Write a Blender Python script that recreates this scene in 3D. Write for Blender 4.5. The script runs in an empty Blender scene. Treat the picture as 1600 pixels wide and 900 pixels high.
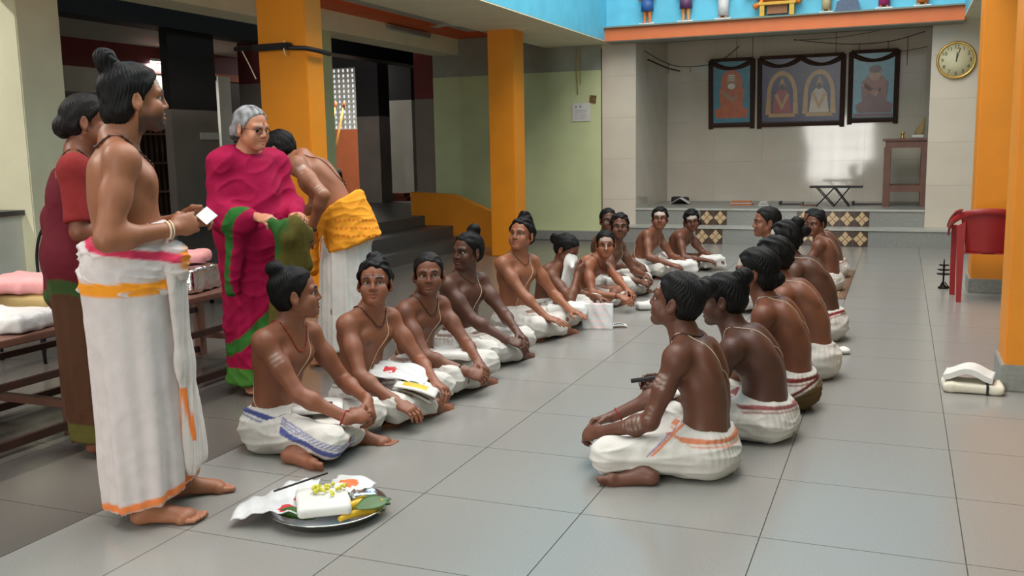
import bpy, bmesh, math, random
import numpy as np
from mathutils import Vector, Matrix, Euler
C = bpy.context.scene.collection
SC = bpy.context.scene
# ---------------------------------------------------------------- camera
cam_d = bpy.data.cameras.new('camera'); cam = bpy.data.objects.new('camera', cam_d); C.objects.link(cam)
cam_d.sensor_width = 36.0; cam_d.lens = 36.0 * 1497.2 / 1600.0; cam_d.clip_start = 0.05; cam_d.clip_end = 200
_r = Vector((0.92745033, 0.37349033, -0.01846234)); _u = Vector((-0.03737339, 0.14170372, 0.98920336)); _f = Vector((-0.37207407, 0.91674698, -0.14538176))
cam.matrix_world = Matrix(((_r.x, _u.x, -_f.x, 0), (_r.y, _u.y, -_f.y, 0), (_r.z, _u.z, -_f.z, 1.4), (0, 0, 0, 1)))
SC.camera = cam
# ---------------------------------------------------------------- light
W = bpy.data.worlds.new('world'); SC.world = W; W.use_nodes = True
W.node_tree.nodes['Background'].inputs[0].default_value = (0.97, 0.98, 1.0, 1)
W.node_tree.nodes['Background'].inputs[1].default_value = 0.85
def area(name, loc, rot, sx, sy, power, col):
    d = bpy.data.lights.new(name, 'AREA'); d.shape = 'RECTANGLE'; d.size = sx; d.size_y = sy; d.energy = power; d.color = col
    o = bpy.data.objects.new(name, d); C.objects.link(o); o.location = loc; o.rotation_euler = rot; o['kind'] = 'helper'
    return o
area('skylight', (-1.6, 6.5, 6.4), (0, 0, 0), 3.8, 11.0, 640, (1.0, 0.95, 0.88))
area('entrance_daylight', (-2.2, -6.12, 1.15), (math.radians(90), 0, 0), 2.4, 2.2, 300, (1.0, 0.96, 0.9))
SC.view_settings.view_transform = 'Standard'; SC.view_settings.look = 'None'
SC.view_settings.gamma = 1.0; SC.view_settings.use_curve_mapping = False
SC.view_settings.exposure = 0.10

# ---------------------------------------------------------------- materials
def srgb(r, g, b):
    f = lambda c: (c / 255.0) / 12.92 if c / 255.0 <= 0.04045 else ((c / 255.0 + 0.055) / 1.055) ** 2.4
    return (f(r), f(g), f(b), 1.0)
MATS = {}
def mat(name, col, rough=0.6, metal=0.0, noise=0.12, scale=6.0, bump=0.0, bscale=40.0, spec=0.5, emit=None, estr=0.0, stretch=None, coat=0.0, attr=False, sss=0.0, alpha=1.0, trans=0.0):
    if name in MATS: return MATS[name]
    m = bpy.data.materials.new(name); m.use_nodes = True; nt = m.node_tree; N = nt.nodes; L = nt.links
    b = N['Principled BSDF']; b.inputs['Roughness'].default_value = rough; b.inputs['Metallic'].default_value = metal
    b.inputs['Specular IOR Level'].default_value = spec; b.inputs['Coat Weight'].default_value = coat
    tc = N.new('ShaderNodeTexCoord'); mp = N.new('ShaderNodeMapping'); L.new(tc.outputs['Object'], mp.inputs[0])
    if stretch: mp.inputs['Scale'].default_value = stretch
    if attr:
        a = N.new('ShaderNodeAttribute'); a.attribute_name = 'Col'; src = a.outputs['Color']
    else:
        rgb = N.new('ShaderNodeRGB'); rgb.outputs[0].default_value = col; src = rgb.outputs[0]
    if noise > 0:
        nz = N.new('ShaderNodeTexNoise'); nz.inputs['Scale'].default_value = scale; nz.inputs['Detail'].default_value = 5
        L.new(mp.outputs[0], nz.inputs['Vector'])
        mr = N.new('ShaderNodeMapRange'); mr.inputs[1].default_value = 0.3; mr.inputs[2].default_value = 0.7
        mr.inputs[3].default_value = 1 - noise; mr.inputs[4].default_value = 1 + noise; L.new(nz.outputs['Fac'], mr.inputs[0])
        mx = N.new('ShaderNodeVectorMath'); mx.operation = 'SCALE'; L.new(src, mx.inputs[0]); L.new(mr.outputs[0], mx.inputs['Scale'])
        L.new(mx.outputs[0], b.inputs['Base Color'])
    else: L.new(src, b.inputs['Base Color'])
    if bump > 0:
        bz = N.new('ShaderNodeTexNoise'); bz.inputs['Scale'].default_value = bscale; bz.inputs['Detail'].default_value = 4; L.new(mp.outputs[0], bz.inputs['Vector'])
        bp = N.new('ShaderNodeBump'); bp.inputs['Strength'].default_value = bump; bp.inputs['Distance'].default_value = 0.01
        L.new(bz.outputs['Fac'], bp.inputs['Height']); L.new(bp.outputs[0], b.inputs['Normal'])
    if sss > 0:
        b.inputs['Subsurface Weight'].default_value = sss; b.inputs['Subsurface Radius'].default_value = (0.02, 0.008, 0.004); b.inputs['Subsurface Scale'].default_value = 0.5
    if emit is not None:
        b.inputs['Emission Color'].default_value = emit; b.inputs['Emission Strength'].default_value = estr
    if trans > 0: b.inputs['Transmission Weight'].default_value = trans
    MATS[name] = m
    return m

# ---------------------------------------------------------------- object helpers
def tag(o, label=None, cat=None, group=None, kind=None):
    if label: o['label'] = label
    if cat: o['category'] = cat
    if group: o['group'] = group
    if kind: o['kind'] = kind
    return o
def empty(name, loc=(0, 0, 0), rz=0.0):
    o = bpy.data.objects.new(name, None); C.objects.link(o); o.location = loc; o.rotation_euler = (0, 0, rz); o.empty_display_size = 0.1
    return o
def link(name, me, m=None, parent=None, loc=None):
    o = bpy.data.objects.new(name, me); C.objects.link(o)
    if m is not None:
        for q in (m if isinstance(m, (list, tuple)) else [m]): me.materials.append(q)
    if parent is not None: o.parent = parent
    if loc is not None: o.location = loc
    return o
class MB:
    """collects simple shapes into one mesh"""
    def __init__(s): s.bm = bmesh.new()
    def box(s, x0, x1, y0, y1, z0, z1, mi=0):
        v = [s.bm.verts.new(p) for p in ((x0, y0, z0), (x1, y0, z0), (x1, y1, z0), (x0, y1, z0), (x0, y0, z1), (x1, y0, z1), (x1, y1, z1), (x0, y1, z1))]
        for f in ((0, 3, 2, 1), (4, 5, 6, 7), (0, 1, 5, 4), (1, 2, 6, 5), (2, 3, 7, 6), (3, 0, 4, 7)):
            q = s.bm.faces.new([v[i] for i in f]); q.material_index = mi
        return s
    def bar(s, a, b, w, h=None, up=(0, 0, 1), mi=0):
        a = Vector(a); b = Vector(b); d = (b - a).normalized(); h = h or w; u = Vector(up)
        if abs(d.dot(u)) > 0.98: u = Vector((0, 1, 0))
        x = d.cross(u).normalized(); y = x.cross(d).normalized(); V = []
        for p in (a, b):
            for sx, sy in ((-1, -1), (1, -1), (1, 1), (-1, 1)): V.append(s.bm.verts.new(p + x * sx * w / 2 + y * sy * h / 2))
        for f in ((3, 2, 1, 0), (4, 5, 6, 7), (0, 1, 5, 4), (1, 2, 6, 5), (2, 3, 7, 6), (3, 0, 4, 7)):
            q = s.bm.faces.new([V[i] for i in f]); q.material_index = mi
        return s
    def tube(s, pts, r, n=8, closed=False, mi=0, flat=1.0):
        pts = [Vector(p) for p in pts]; R = []; m = len(pts); px = None
        for i, p in enumerate(pts):
            a = pts[i - 1] if (i > 0 or closed) else p; b = pts[(i + 1) % m] if (i < m - 1 or closed) else p
            d = (b - a).normalized()
            if px is None:
                u = Vector((0, 0, 1)) if abs(d.z) < 0.9 else Vector((1, 0, 0)); x = d.cross(u).normalized()
            else: x = (px - d * px.dot(d)).normalized()
            px = x; y = d.cross(x); rr = r[i] if isinstance(r, (list, tuple)) else r
            R.append([s.bm.verts.new(p + x * math.cos(2 * math.pi * k / n) * rr + y * math.sin(2 * math.pi * k / n) * rr * flat) for k in range(n)])
        for i in range(m if closed else m - 1):
            A = R[i]; B = R[(i + 1) % m]
            for k in range(n):
                q = s.bm.faces.new((A[k], A[(k + 1) % n], B[(k + 1) % n], B[k])); q.smooth = True; q.material_index = mi
        if not closed:
            for ring, rev in ((R[0], True), (R[-1], False)):
                q = s.bm.faces.new(list(reversed(ring)) if rev else ring); q.material_index = mi
        return s
    def lathe(s, prof, c=(0, 0, 0), n=24, mi=0):
        R = [[s.bm.verts.new((c[0] + r * math.cos(2 * math.pi * k / n), c[1] + r * math.sin(2 * math.pi * k / n), c[2] + z)) for k in range(n)] for r, z in prof]
        for i in range(len(R) - 1):
            for k in range(n):
                q = s.bm.faces.new((R[i][k], R[i][(k + 1) % n], R[i + 1][(k + 1) % n], R[i + 1][k])); q.smooth = True; q.material_index = mi
        s.bm.faces.new(list(reversed(R[0]))).material_index = mi; s.bm.faces.new(R[-1]).material_index = mi
        return s
    def prism(s, poly, axis, a0, a1, mi=0):
        """extrude a 2-D polygon along an axis ('x','y','z')"""
        f = {'x': lambda p, t: (t, p[0], p[1]), 'y': lambda p, t: (p[0], t, p[1]), 'z': lambda p, t: (p[0], p[1], t)}[axis]
        A = [s.bm.verts.new(f(p, a0)) for p in poly]; B = [s.bm.verts.new(f(p, a1)) for p in poly]; n = len(poly)
        s.bm.faces.new(A).material_index = mi; s.bm.faces.new(list(reversed(B))).material_index = mi
        for i in range(n): s.bm.faces.new((A[i], B[i], B[(i + 1) % n], A[(i + 1) % n])).material_index = mi
        return s
    def sphere(s, c, r, seg=12, rings=8, mi=0):
        r = (r, r, r) if not isinstance(r, (tuple, list)) else r
        M = Matrix.Translation(c) @ Matrix.Diagonal((r[0], r[1], r[2], 1))
        g = bmesh.ops.create_uvsphere(s.bm, u_segments=seg, v_segments=rings, radius=1, matrix=M)
        for v in g['verts']:
            for q in v.link_faces: q.smooth = True; q.material_index = mi
        return s
    def build(s, name, m=None, parent=None, loc=None, bevel=0.0, seg=2):
        bmesh.ops.recalc_face_normals(s.bm, faces=s.bm.faces)
        if bevel > 0:
            ed = [e for e in s.bm.edges if len(e.link_faces) == 2 and e.calc_face_angle(0) > 0.5]
            bmesh.ops.bevel(s.bm, geom=ed, offset=bevel, segments=seg, affect='EDGES', clamp_overlap=True)
        me = bpy.data.meshes.new(name); s.bm.to_mesh(me); s.bm.free()
        return link(name, me, m, parent, loc)

# ---------------------------------------------------------------- implicit surfaces
F32 = np.float32
def V3(*a): return np.array(a[0] if len(a) == 1 else a, dtype=float)
def unit(v):
    v = np.asarray(v, float); return v / (np.linalg.norm(v) + 1e-12)
class SDF:
    def __init__(s): s.P = []
    def cap(s, a, b, ra, rb=None, k=0.02, op='u', flat=None):
        """tapered capsule; flat=(axis, factor) squashes it along a direction"""
        a = V3(a); b = V3(b); rb = ra if rb is None else rb; R = max(ra, rb); ba = b - a; L2 = float(ba @ ba) + 1e-12
        if flat is not None: ax = unit(flat[0]); fs = 1.0 / flat[1] - 1.0
        def fn(p):
            q = p - a.astype(F32)
            t = np.clip((q @ ba.astype(F32)) / L2, 0, 1)
            w = q - t[..., None] * ba.astype(F32)
            if flat is not None:
                h = w @ ax.astype(F32); w = w + (h * fs)[..., None] * ax.astype(F32)
            d = np.sqrt(np.einsum('...i,...i->...', w, w)) - (ra + (rb - ra) * t)
            if flat is not None: d = d * flat[1] ** 0.5
            return d
        s.P.append((fn, np.minimum(a, b) - R, np.maximum(a, b) + R, k, op)); return s
    def ell(s, c, r, M=None, k=0.03, op='u'):
        """ellipsoid; M rows are its axes"""
        c = V3(c); r = np.array(r, float); M = np.eye(3) if M is None else np.array(M, float); R = np.abs(M.T) @ r
        ir = (1.0 / r).astype(F32); Mt = M.T.astype(F32)
        def fn(p):
            q = ((p - c.astype(F32)) @ Mt) * ir
            k0 = np.sqrt(np.einsum('...i,...i->...', q, q)) + 1e-6; g = q * ir; k1 = np.sqrt(np.einsum('...i,...i->...', g, g)) + 1e-6
            return k0 * (k0 - 1.0) / k1
        s.P.append((fn, c - R, c + R, k, op)); return s
    def cut(s, pt, n, k=0.005):
        """keep the side the normal n points to"""
        pt = V3(pt); n = unit(n)
        def fn(p): return (p - pt.astype(F32)) @ n.astype(F32)
        s.P.append((fn, None, None, k, 's')); return s
    def fun(s, fn, lo=None, hi=None, k=0.005, op='s'): s.P.append((fn, lo, hi, k, op)); return s
    def comb(s, D, d, k, op):
        if op == 'u':
            h = np.maximum(k - np.abs(D - d), 0) / k; return np.minimum(D, d) - h * h * (k * 0.25)
        d = -d; h = np.maximum(k - np.abs(D - d), 0) / k; return np.maximum(D, d) + h * h * (k * 0.25)
    def at(s, p):
        p = np.asarray(p, F32); D = np.full(p.shape[:-1], 1.0, F32)
        for fn, lo, hi, k, op in s.P: D = s.comb(D, fn(p), k, op)
        return D
    def bounds(s):
        lo = np.min([q[1] for q in s.P if q[4] == 'u'], axis=0); hi = np.max([q[2] for q in s.P if q[4] == 'u'], axis=0)
        return lo - 0.03, hi + 0.03
    def mesh(s, lo, hi, vox):
        lo = np.floor(V3(lo) / vox) * vox; n = np.ceil((V3(hi) - lo) / vox).astype(int) + 1
        ax = [(lo[i] + vox * np.arange(n[i])).astype(F32) for i in range(3)]
        D = np.full(n, 0.2, F32)
        for fn, a, b, k, op in s.P:
            if a is None: i0 = np.zeros(3, int); i1 = n
            else:
                m = k + 2.5 * vox
                i0 = np.clip(np.floor((a - m - lo) / vox).astype(int), 0, n); i1 = np.clip(np.ceil((b + m - lo) / vox).astype(int) + 1, 0, n)
                if (i1 <= i0).any(): continue
            g = np.stack(np.meshgrid(ax[0][i0[0]:i1[0]], ax[1][i0[1]:i1[1]], ax[2][i0[2]:i1[2]], indexing='ij'), -1)
            sl = (slice(i0[0], i1[0]), slice(i0[1], i1[1]), slice(i0[2], i1[2]))
            D[sl] = s.comb(D[sl], fn(g), k, op)
        return nets(D, lo, vox)
def nets(D, lo, vox):
    """naive surface nets -> verts, quads"""
    S = D < 0; n = np.array(D.shape) - 1
    cnt = np.zeros(n, np.int8); off = [(i, j, k) for i in (0, 1) for j in (0, 1) for k in (0, 1)]
    for o in off: cnt += S[o[0]:o[0] + n[0], o[1]:o[1] + n[1], o[2]:o[2] + n[2]]
    act = (cnt > 0) & (cnt < 8); I = np.argwhere(act)
    if len(I) == 0: return np.zeros((0, 3)), np.zeros((0, 4), int)
    idx = np.full(n, -1, np.int64); idx[act] = np.arange(len(I))
    val = np.stack([D[I[:, 0] + o[0], I[:, 1] + o[1], I[:, 2] + o[2]] for o in off], 1)
    acc = np.zeros((len(I), 3)); c = np.zeros(len(I)); O = np.array(off, float)
    for a in range(8):
        for b in range(a + 1, 8):
            if np.abs(O[a] - O[b]).sum() != 1: continue
            va = val[:, a]; vb = val[:, b]; m = (va < 0) != (vb < 0)
            t = np.where(m, va / np.where(m, va - vb, 1), 0)
            acc += np.where(m[:, None], O[a] + t[:, None] * (O[b] - O[a]), 0); c += m
    Vt = lo + (I + acc / c[:, None]) * vox
    Q = []
    for d in range(3):
        e1 = (d + 1) % 3; e2 = (d + 2) % 3
        sl0 = [slice(None)] * 3; sl1 = [slice(None)] * 3; sl0[d] = slice(0, -1); sl1[d] = slice(1, None)
        A = S[tuple(sl0)]; B = S[tuple(sl1)]; E = np.argwhere(A != B)
        E = E[(E[:, e1] > 0) & (E[:, e2] > 0) & (E[:, e1] < n[e1]) & (E[:, e2] < n[e2])]
        if len(E) == 0: continue
        ins = A[E[:, 0], E[:, 1], E[:, 2]]
        def g(o1, o2):
            q = E.copy(); q[:, e1] -= o1; q[:, e2] -= o2; return idx[q[:, 0], q[:, 1], q[:, 2]]
        q = np.stack([g(1, 1), g(0, 1), g(0, 0), g(1, 0)], 1)
        q[~ins] = q[~ins][:, ::-1]; Q.append(q)
    Q = np.concatenate(Q); return Vt, Q[(Q >= 0).all(1)]
def scat(idx, val, n): return np.stack([np.bincount(idx, weights=val[:, i], minlength=n) for i in range(3)], 1)
def normals(Vt, Q):
    n = np.cross(Vt[Q[:, 2]] - Vt[Q[:, 0]], Vt[Q[:, 3]] - Vt[Q[:, 1]]); N = scat(Q.T.ravel(), np.tile(n, (4, 1)), len(Vt))
    return N / (np.linalg.norm(N, axis=1, keepdims=True) + 1e-12)
def relax(Vt, Q, it=1, f=0.5):
    a = Q.T.ravel(); b = np.roll(Q, -1, axis=1).T.ravel(); i = np.concatenate([a, b]); j = np.concatenate([b, a]); c = np.bincount(i, minlength=len(Vt))
    for _ in range(it): Vt = Vt + f * (scat(i, Vt[j], len(Vt)) / np.maximum(c, 1)[:, None] - Vt)
    return Vt
def qmesh(name, Vt, Q, col=None):
    me = bpy.data.meshes.new(name); me.vertices.add(len(Vt)); me.vertices.foreach_set('co', Vt.astype(F32).ravel())
    me.loops.add(len(Q) * 4); me.loops.foreach_set('vertex_index', Q.astype(np.int32).ravel())
    me.polygons.add(len(Q)); me.polygons.foreach_set('loop_start', (np.arange(len(Q)) * 4).astype(np.int32))
    me.polygons.foreach_set('loop_total', np.full(len(Q), 4, np.int32)); me.polygons.foreach_set('use_smooth', np.ones(len(Q), bool))
    me.update(calc_edges=True)
    if col is not None:
        a = me.color_attributes.new('Col', 'FLOAT_COLOR', 'POINT'); a.data.foreach_set('color', np.concatenate([col, np.ones((len(col), 1))], 1).astype(F32).ravel())
    return me
_rs = np.random.RandomState(5); _WD = _rs.normal(size=(40, 3)); _WD /= np.linalg.norm(_WD, axis=1, keepdims=True); _WP = _rs.rand(40) * 6.28
def wav(p, f, seed=0, n=6, M=None):
    """cheap smooth noise in -1..1"""
    q = p if M is None else p @ np.asarray(M).T
    q = q + 0.25 / f * np.stack([np.sin(f * 1.1 * q[:, 1] + seed), np.sin(f * 0.9 * q[:, 2] + 2 * seed), np.sin(f * q[:, 0] + 3 * seed)], 1)
    s = 0
    for i in range(n):
        j = (i * 7 + seed * 11) % 40; s = s + np.sin(f * (0.7 + 0.1 * i) * (q @ _WD[j]) * 2 + _WP[(j + seed) % 40])
    return s / n ** 0.5 / 1.2
def wrinkle(p, f, seed, M=None):
    """ridged noise 0..1, sharp folds"""
    return 1 - np.abs(wav(p, f, seed, 6, M)).clip(0, 1)
# ---------------------------------------------------------------- people
M_SKIN = mat('skin', None, rough=0.48, noise=0.07, scale=9, bump=0.05, bscale=120, spec=0.45, attr=True)
M_HAIR = mat('hair', None, rough=0.55, noise=0.25, scale=30, bump=0.4, bscale=160, spec=0.18, attr=True, stretch=(1, 1, 0.25))
M_CLOTH = mat('cloth', None, rough=0.85, noise=0.05, scale=14, bump=0.45, bscale=22, spec=0.2, attr=True)
M_EYE = mat('eye_white', srgb(172, 158, 146), rough=0.3, noise=0.03)
M_IRIS = mat('eye_iris', srgb(20, 12, 10), rough=0.35, noise=0.05)
M_THREAD = mat('cotton_thread', srgb(222, 205, 175), rough=0.8, noise=0.1)
M_BEAD = mat('dark_beads', srgb(70, 28, 22), rough=0.5, noise=0.3, scale=60)
M_REDTH = mat('red_thread', srgb(150, 36, 30), rough=0.7, noise=0.2, scale=60)
M_BLACKTH = mat('black_thread', srgb(28, 24, 24), rough=0.7, noise=0.2)
M_GLASSF = mat('spectacle_frame', srgb(48, 24, 22), rough=0.3, noise=0.05)
M_STEEL = mat('steel', srgb(190, 190, 188), rough=0.22, metal=1.0, noise=0.08)
def rotM(yaw, pitch, roll):
    """columns right, forward, up of a head turned by yaw (left +), pitch (up +), roll"""
    y, p, r = map(math.radians, (yaw, pitch, roll))
    f = V3(-math.sin(y) * math.cos(p), math.cos(y) * math.cos(p), math.sin(p))
    R = V3(math.cos(y), math.sin(y), 0); U = np.cross(R, f)
    return np.stack([math.cos(r) * R + math.sin(r) * U, f, -math.sin(r) * R + math.cos(r) * U], 1)
def ik(a, c, l1, l2, hint):
    a = V3(a); c = V3(c); d = np.linalg.norm(c - a); u = unit(c - a); d = min(d, (l1 + l2) * 0.999)
    x = (l1 * l1 - l2 * l2 + d * d) / (2 * d); h = math.sqrt(max(l1 * l1 - x * x, 0))
    n = V3(hint) - u * (V3(hint) @ u); return a + u * x + unit(n) * h
def face_sdf(b, H, M, s, age=0.0, jaw=1.0, nose=1.0):
    """head prims; H centre between the ears at eye height"""
    g = lambda x, y, z: H + M @ (V3(x, y, z) * s)
    MT = M.T
    b.ell(g(0, -0.012, 0.038), V3(0.076, 0.098, 0.080) * s, MT, k=0.02)
    b.ell(g(0, 0.024, -0.036), V3(0.055 * jaw, 0.066, 0.066) * s, MT, k=0.03)
    b.ell(g(0, 0.071, -0.089), V3(0.020 * jaw, 0.021, 0.018) * s, MT, k=0.03)
    for e in (-1, 1):
        b.ell(g(e * 0.042, 0.058, -0.03), V3(0.024, 0.024, 0.026) * s, MT, k=0.02)          # cheek bone
        b.cap(g(e * 0.052 * jaw, -0.005, -0.045), g(e * 0.018, 0.062, -0.091), 0.013 * s, 0.011 * s, k=0.03)   # jaw line
        b.ell(g(e * 0.034, 0.050, -0.054), V3(0.024, 0.024, 0.026) * s, MT, k=0.025)
        b.cap(g(e * 0.016, 0.083, 0.022), g(e * 0.046, 0.068, 0.022), 0.012 * s, 0.010 * s, k=0.018)           # brow
        b.ell(g(e * 0.031, 0.093, 0.001), V3(0.0175, 0.015, 0.0125) * s, MT, k=0.012, op='s')                   # socket
        b.cap(g(e * 0.019, 0.0770, 0.0096), g(e * 0.044, 0.0708, 0.0084), 0.0045 * s, 0.004 * s, k=0.004)         # upper lid
        b.cap(g(e * 0.020, 0.0750, -0.0108), g(e * 0.043, 0.0690, -0.0095), 0.0038 * s, 0.0035 * s, k=0.005)        # lower lid
    b.cap(g(0, 0.086, 0.012), g(0, 0.1, -0.026), 0.0070 * s, 0.0105 * s * nose, k=0.014)
    for e in (-1, 1): b.ell(g(e * 0.0115 * nose, 0.090, -0.031), V3(0.0078, 0.010, 0.0072) * s, MT, k=0.008)
    for e in (-1, 1):
        b.cap(g(0, 0.0905, -0.0545), g(e * 0.026, 0.0775, -0.0590), 0.0056 * s, 0.0040 * s, k=0.007)
        b.cap(g(0, 0.0892, -0.0665), g(e * 0.024, 0.0772, -0.0625), 0.0070 * s, 0.0040 * s, k=0.007)
    b.cap(g(0, 0.0962, -0.0603), g(0.025, 0.0835, -0.0607), 0.0026 * s, k=0.004, op='s'); b.cap(g(0, 0.0962, -0.0603), g(-0.025, 0.0835, -0.0607), 0.0026 * s, k=0.004, op='s')
    for e in (-1, 1):
        A = unit(M @ V3(e * 0.88, -0.42, 0.05)); U = unit(M @ V3(0, -0.22, 1)); U = unit(U - A * (A @ U)); T = np.cross(U, A)
        b.ell(g(e * 0.079, -0.012, -0.006), V3(0.0085, 0.021, 0.033) * s, np.stack([A, T, U]), k=0.008)
        b.ell(g(e * 0.090, -0.008, 0.000), V3(0.009, 0.011, 0.019) * s, np.stack([A, T, U]), k=0.008, op='s')
        b.ell(g(e * 0.078, -0.004, -0.035), V3(0.007, 0.009, 0.009) * s, np.stack([A, T, U]), k=0.006)
def hand_sdf(b, w, d, n, side, s=1.0, curl=0.4, spread=1.0, thumb=0.5, first=None):
    """w wrist, d towards the fingers, n the way the palm faces, side 'R'/'L'; returns fingertip positions"""
    w = V3(w); d = unit(d); n = V3(n); n = unit(n - d * (n @ d)); th = np.cross(d, n) * (1 if side == 'R' else -1)
    MT = np.stack([th, d, n])
    b.cap(w - d * 0.02 * s, w + d * 0.025 * s, 0.024 * s, 0.026 * s, k=0.012, flat=(n, 0.75))
    b.ell(w + d * 0.054 * s, V3(0.041, 0.048, 0.0165) * s, MT, k=0.012)
    b.ell(w + d * 0.082 * s + th * 0.002 * s, V3(0.040, 0.018, 0.0135) * s, MT, k=0.01)
    b.ell(w + d * 0.036 * s + th * 0.026 * s + n * 0.008 * s, V3(0.018, 0.032, 0.016) * s, MT, k=0.012)
    tips = []
    for i, (o, L, r) in enumerate(((0.029, 0.074, 0.0088), (0.0095, 0.083, 0.0092), (-0.0105, 0.076, 0.0088), (-0.029, 0.060, 0.0078))):
        c = curl if not isinstance(curl, (tuple, list)) else curl[i]
        dd = unit(d + th * o * 3.2 * spread); p = w + d * (0.088 - abs(o - 0.008) * 0.22) * s + th * o * s; a = 0
        ax = unit(np.cross(dd, n))
        for j, (fr, an) in enumerate(((0.45, 62), (0.31, 85), (0.24, 45))):
            a += math.radians(an * c); v = dd * math.cos(a) + n * math.sin(a); q = p + v * L * fr * s
            b.cap(p, q, r * s * (1 - 0.06 * j), r * s * (0.95 - 0.08 * j), k=0.0045); p = q
        tips.append(p)
    p = w + d * 0.030 * s + th * 0.030 * s + n * 0.008 * s
    v = unit(d * 0.75 + th * (0.85 - 0.7 * thumb) + n * (0.15 + 0.6 * thumb)); q = p + v * 0.044 * s; b.cap(p, q, 0.0135 * s, 0.011 * s, k=0.008)
    v2 = unit(d * 0.9 + th * (0.4 - 0.9 * thumb) + n * (0.1 + 0.5 * thumb)); b.cap(q, q + v2 * 0.034 * s, 0.0108 * s, 0.0088 * s, k=0.005)
    return tips
def foot_sdf(b, ank, toe, sole, s=1.0, side='R'):
    """ankle joint, direction heel->toe, direction the sole faces"""
    a = V3(ank); t = unit(toe); n = V3(sole); n = unit(n - t * (n @ t)); x = np.cross(t, n) * (1 if side == 'R' else -1)
    he = a + n * 0.035 * s - t * 0.035 * s
    b.cap(a, he, 0.032 * s, 0.029 * s, k=0.02)
    b.cap(he + n * 0.004 * s, a + n * 0.05 * s + t * 0.125 * s, 0.029 * s, 0.030 * s, k=0.03, flat=(n, 0.75))
    b.cap(a + n * 0.012 * s, a + n * 0.042 * s + t * 0.11 * s, 0.030 * s, 0.020 * s, k=0.03)
    ball = a + n * 0.052 * s + t * 0.13 * s
    b.cap(ball + x * 0.024 * s, ball - x * 0.028 * s - t * 0.02 * s, 0.021 * s, 0.018 * s, k=0.02)
    for i, (o, L, r) in enumerate(((0.030, 0.050, 0.0125), (0.010, 0.048, 0.009), (-0.006, 0.042, 0.0085), (-0.021, 0.034, 0.008), (-0.036, 0.026, 0.0078))):
        p = ball + x * o * s + n * 0.004 * s; b.cap(p, p + t * L * s, r * s, r * 0.95 * s, k=0.004)
def lerp(a, b, t): return V3(a) * (1 - t) + V3(b) * t

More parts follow.
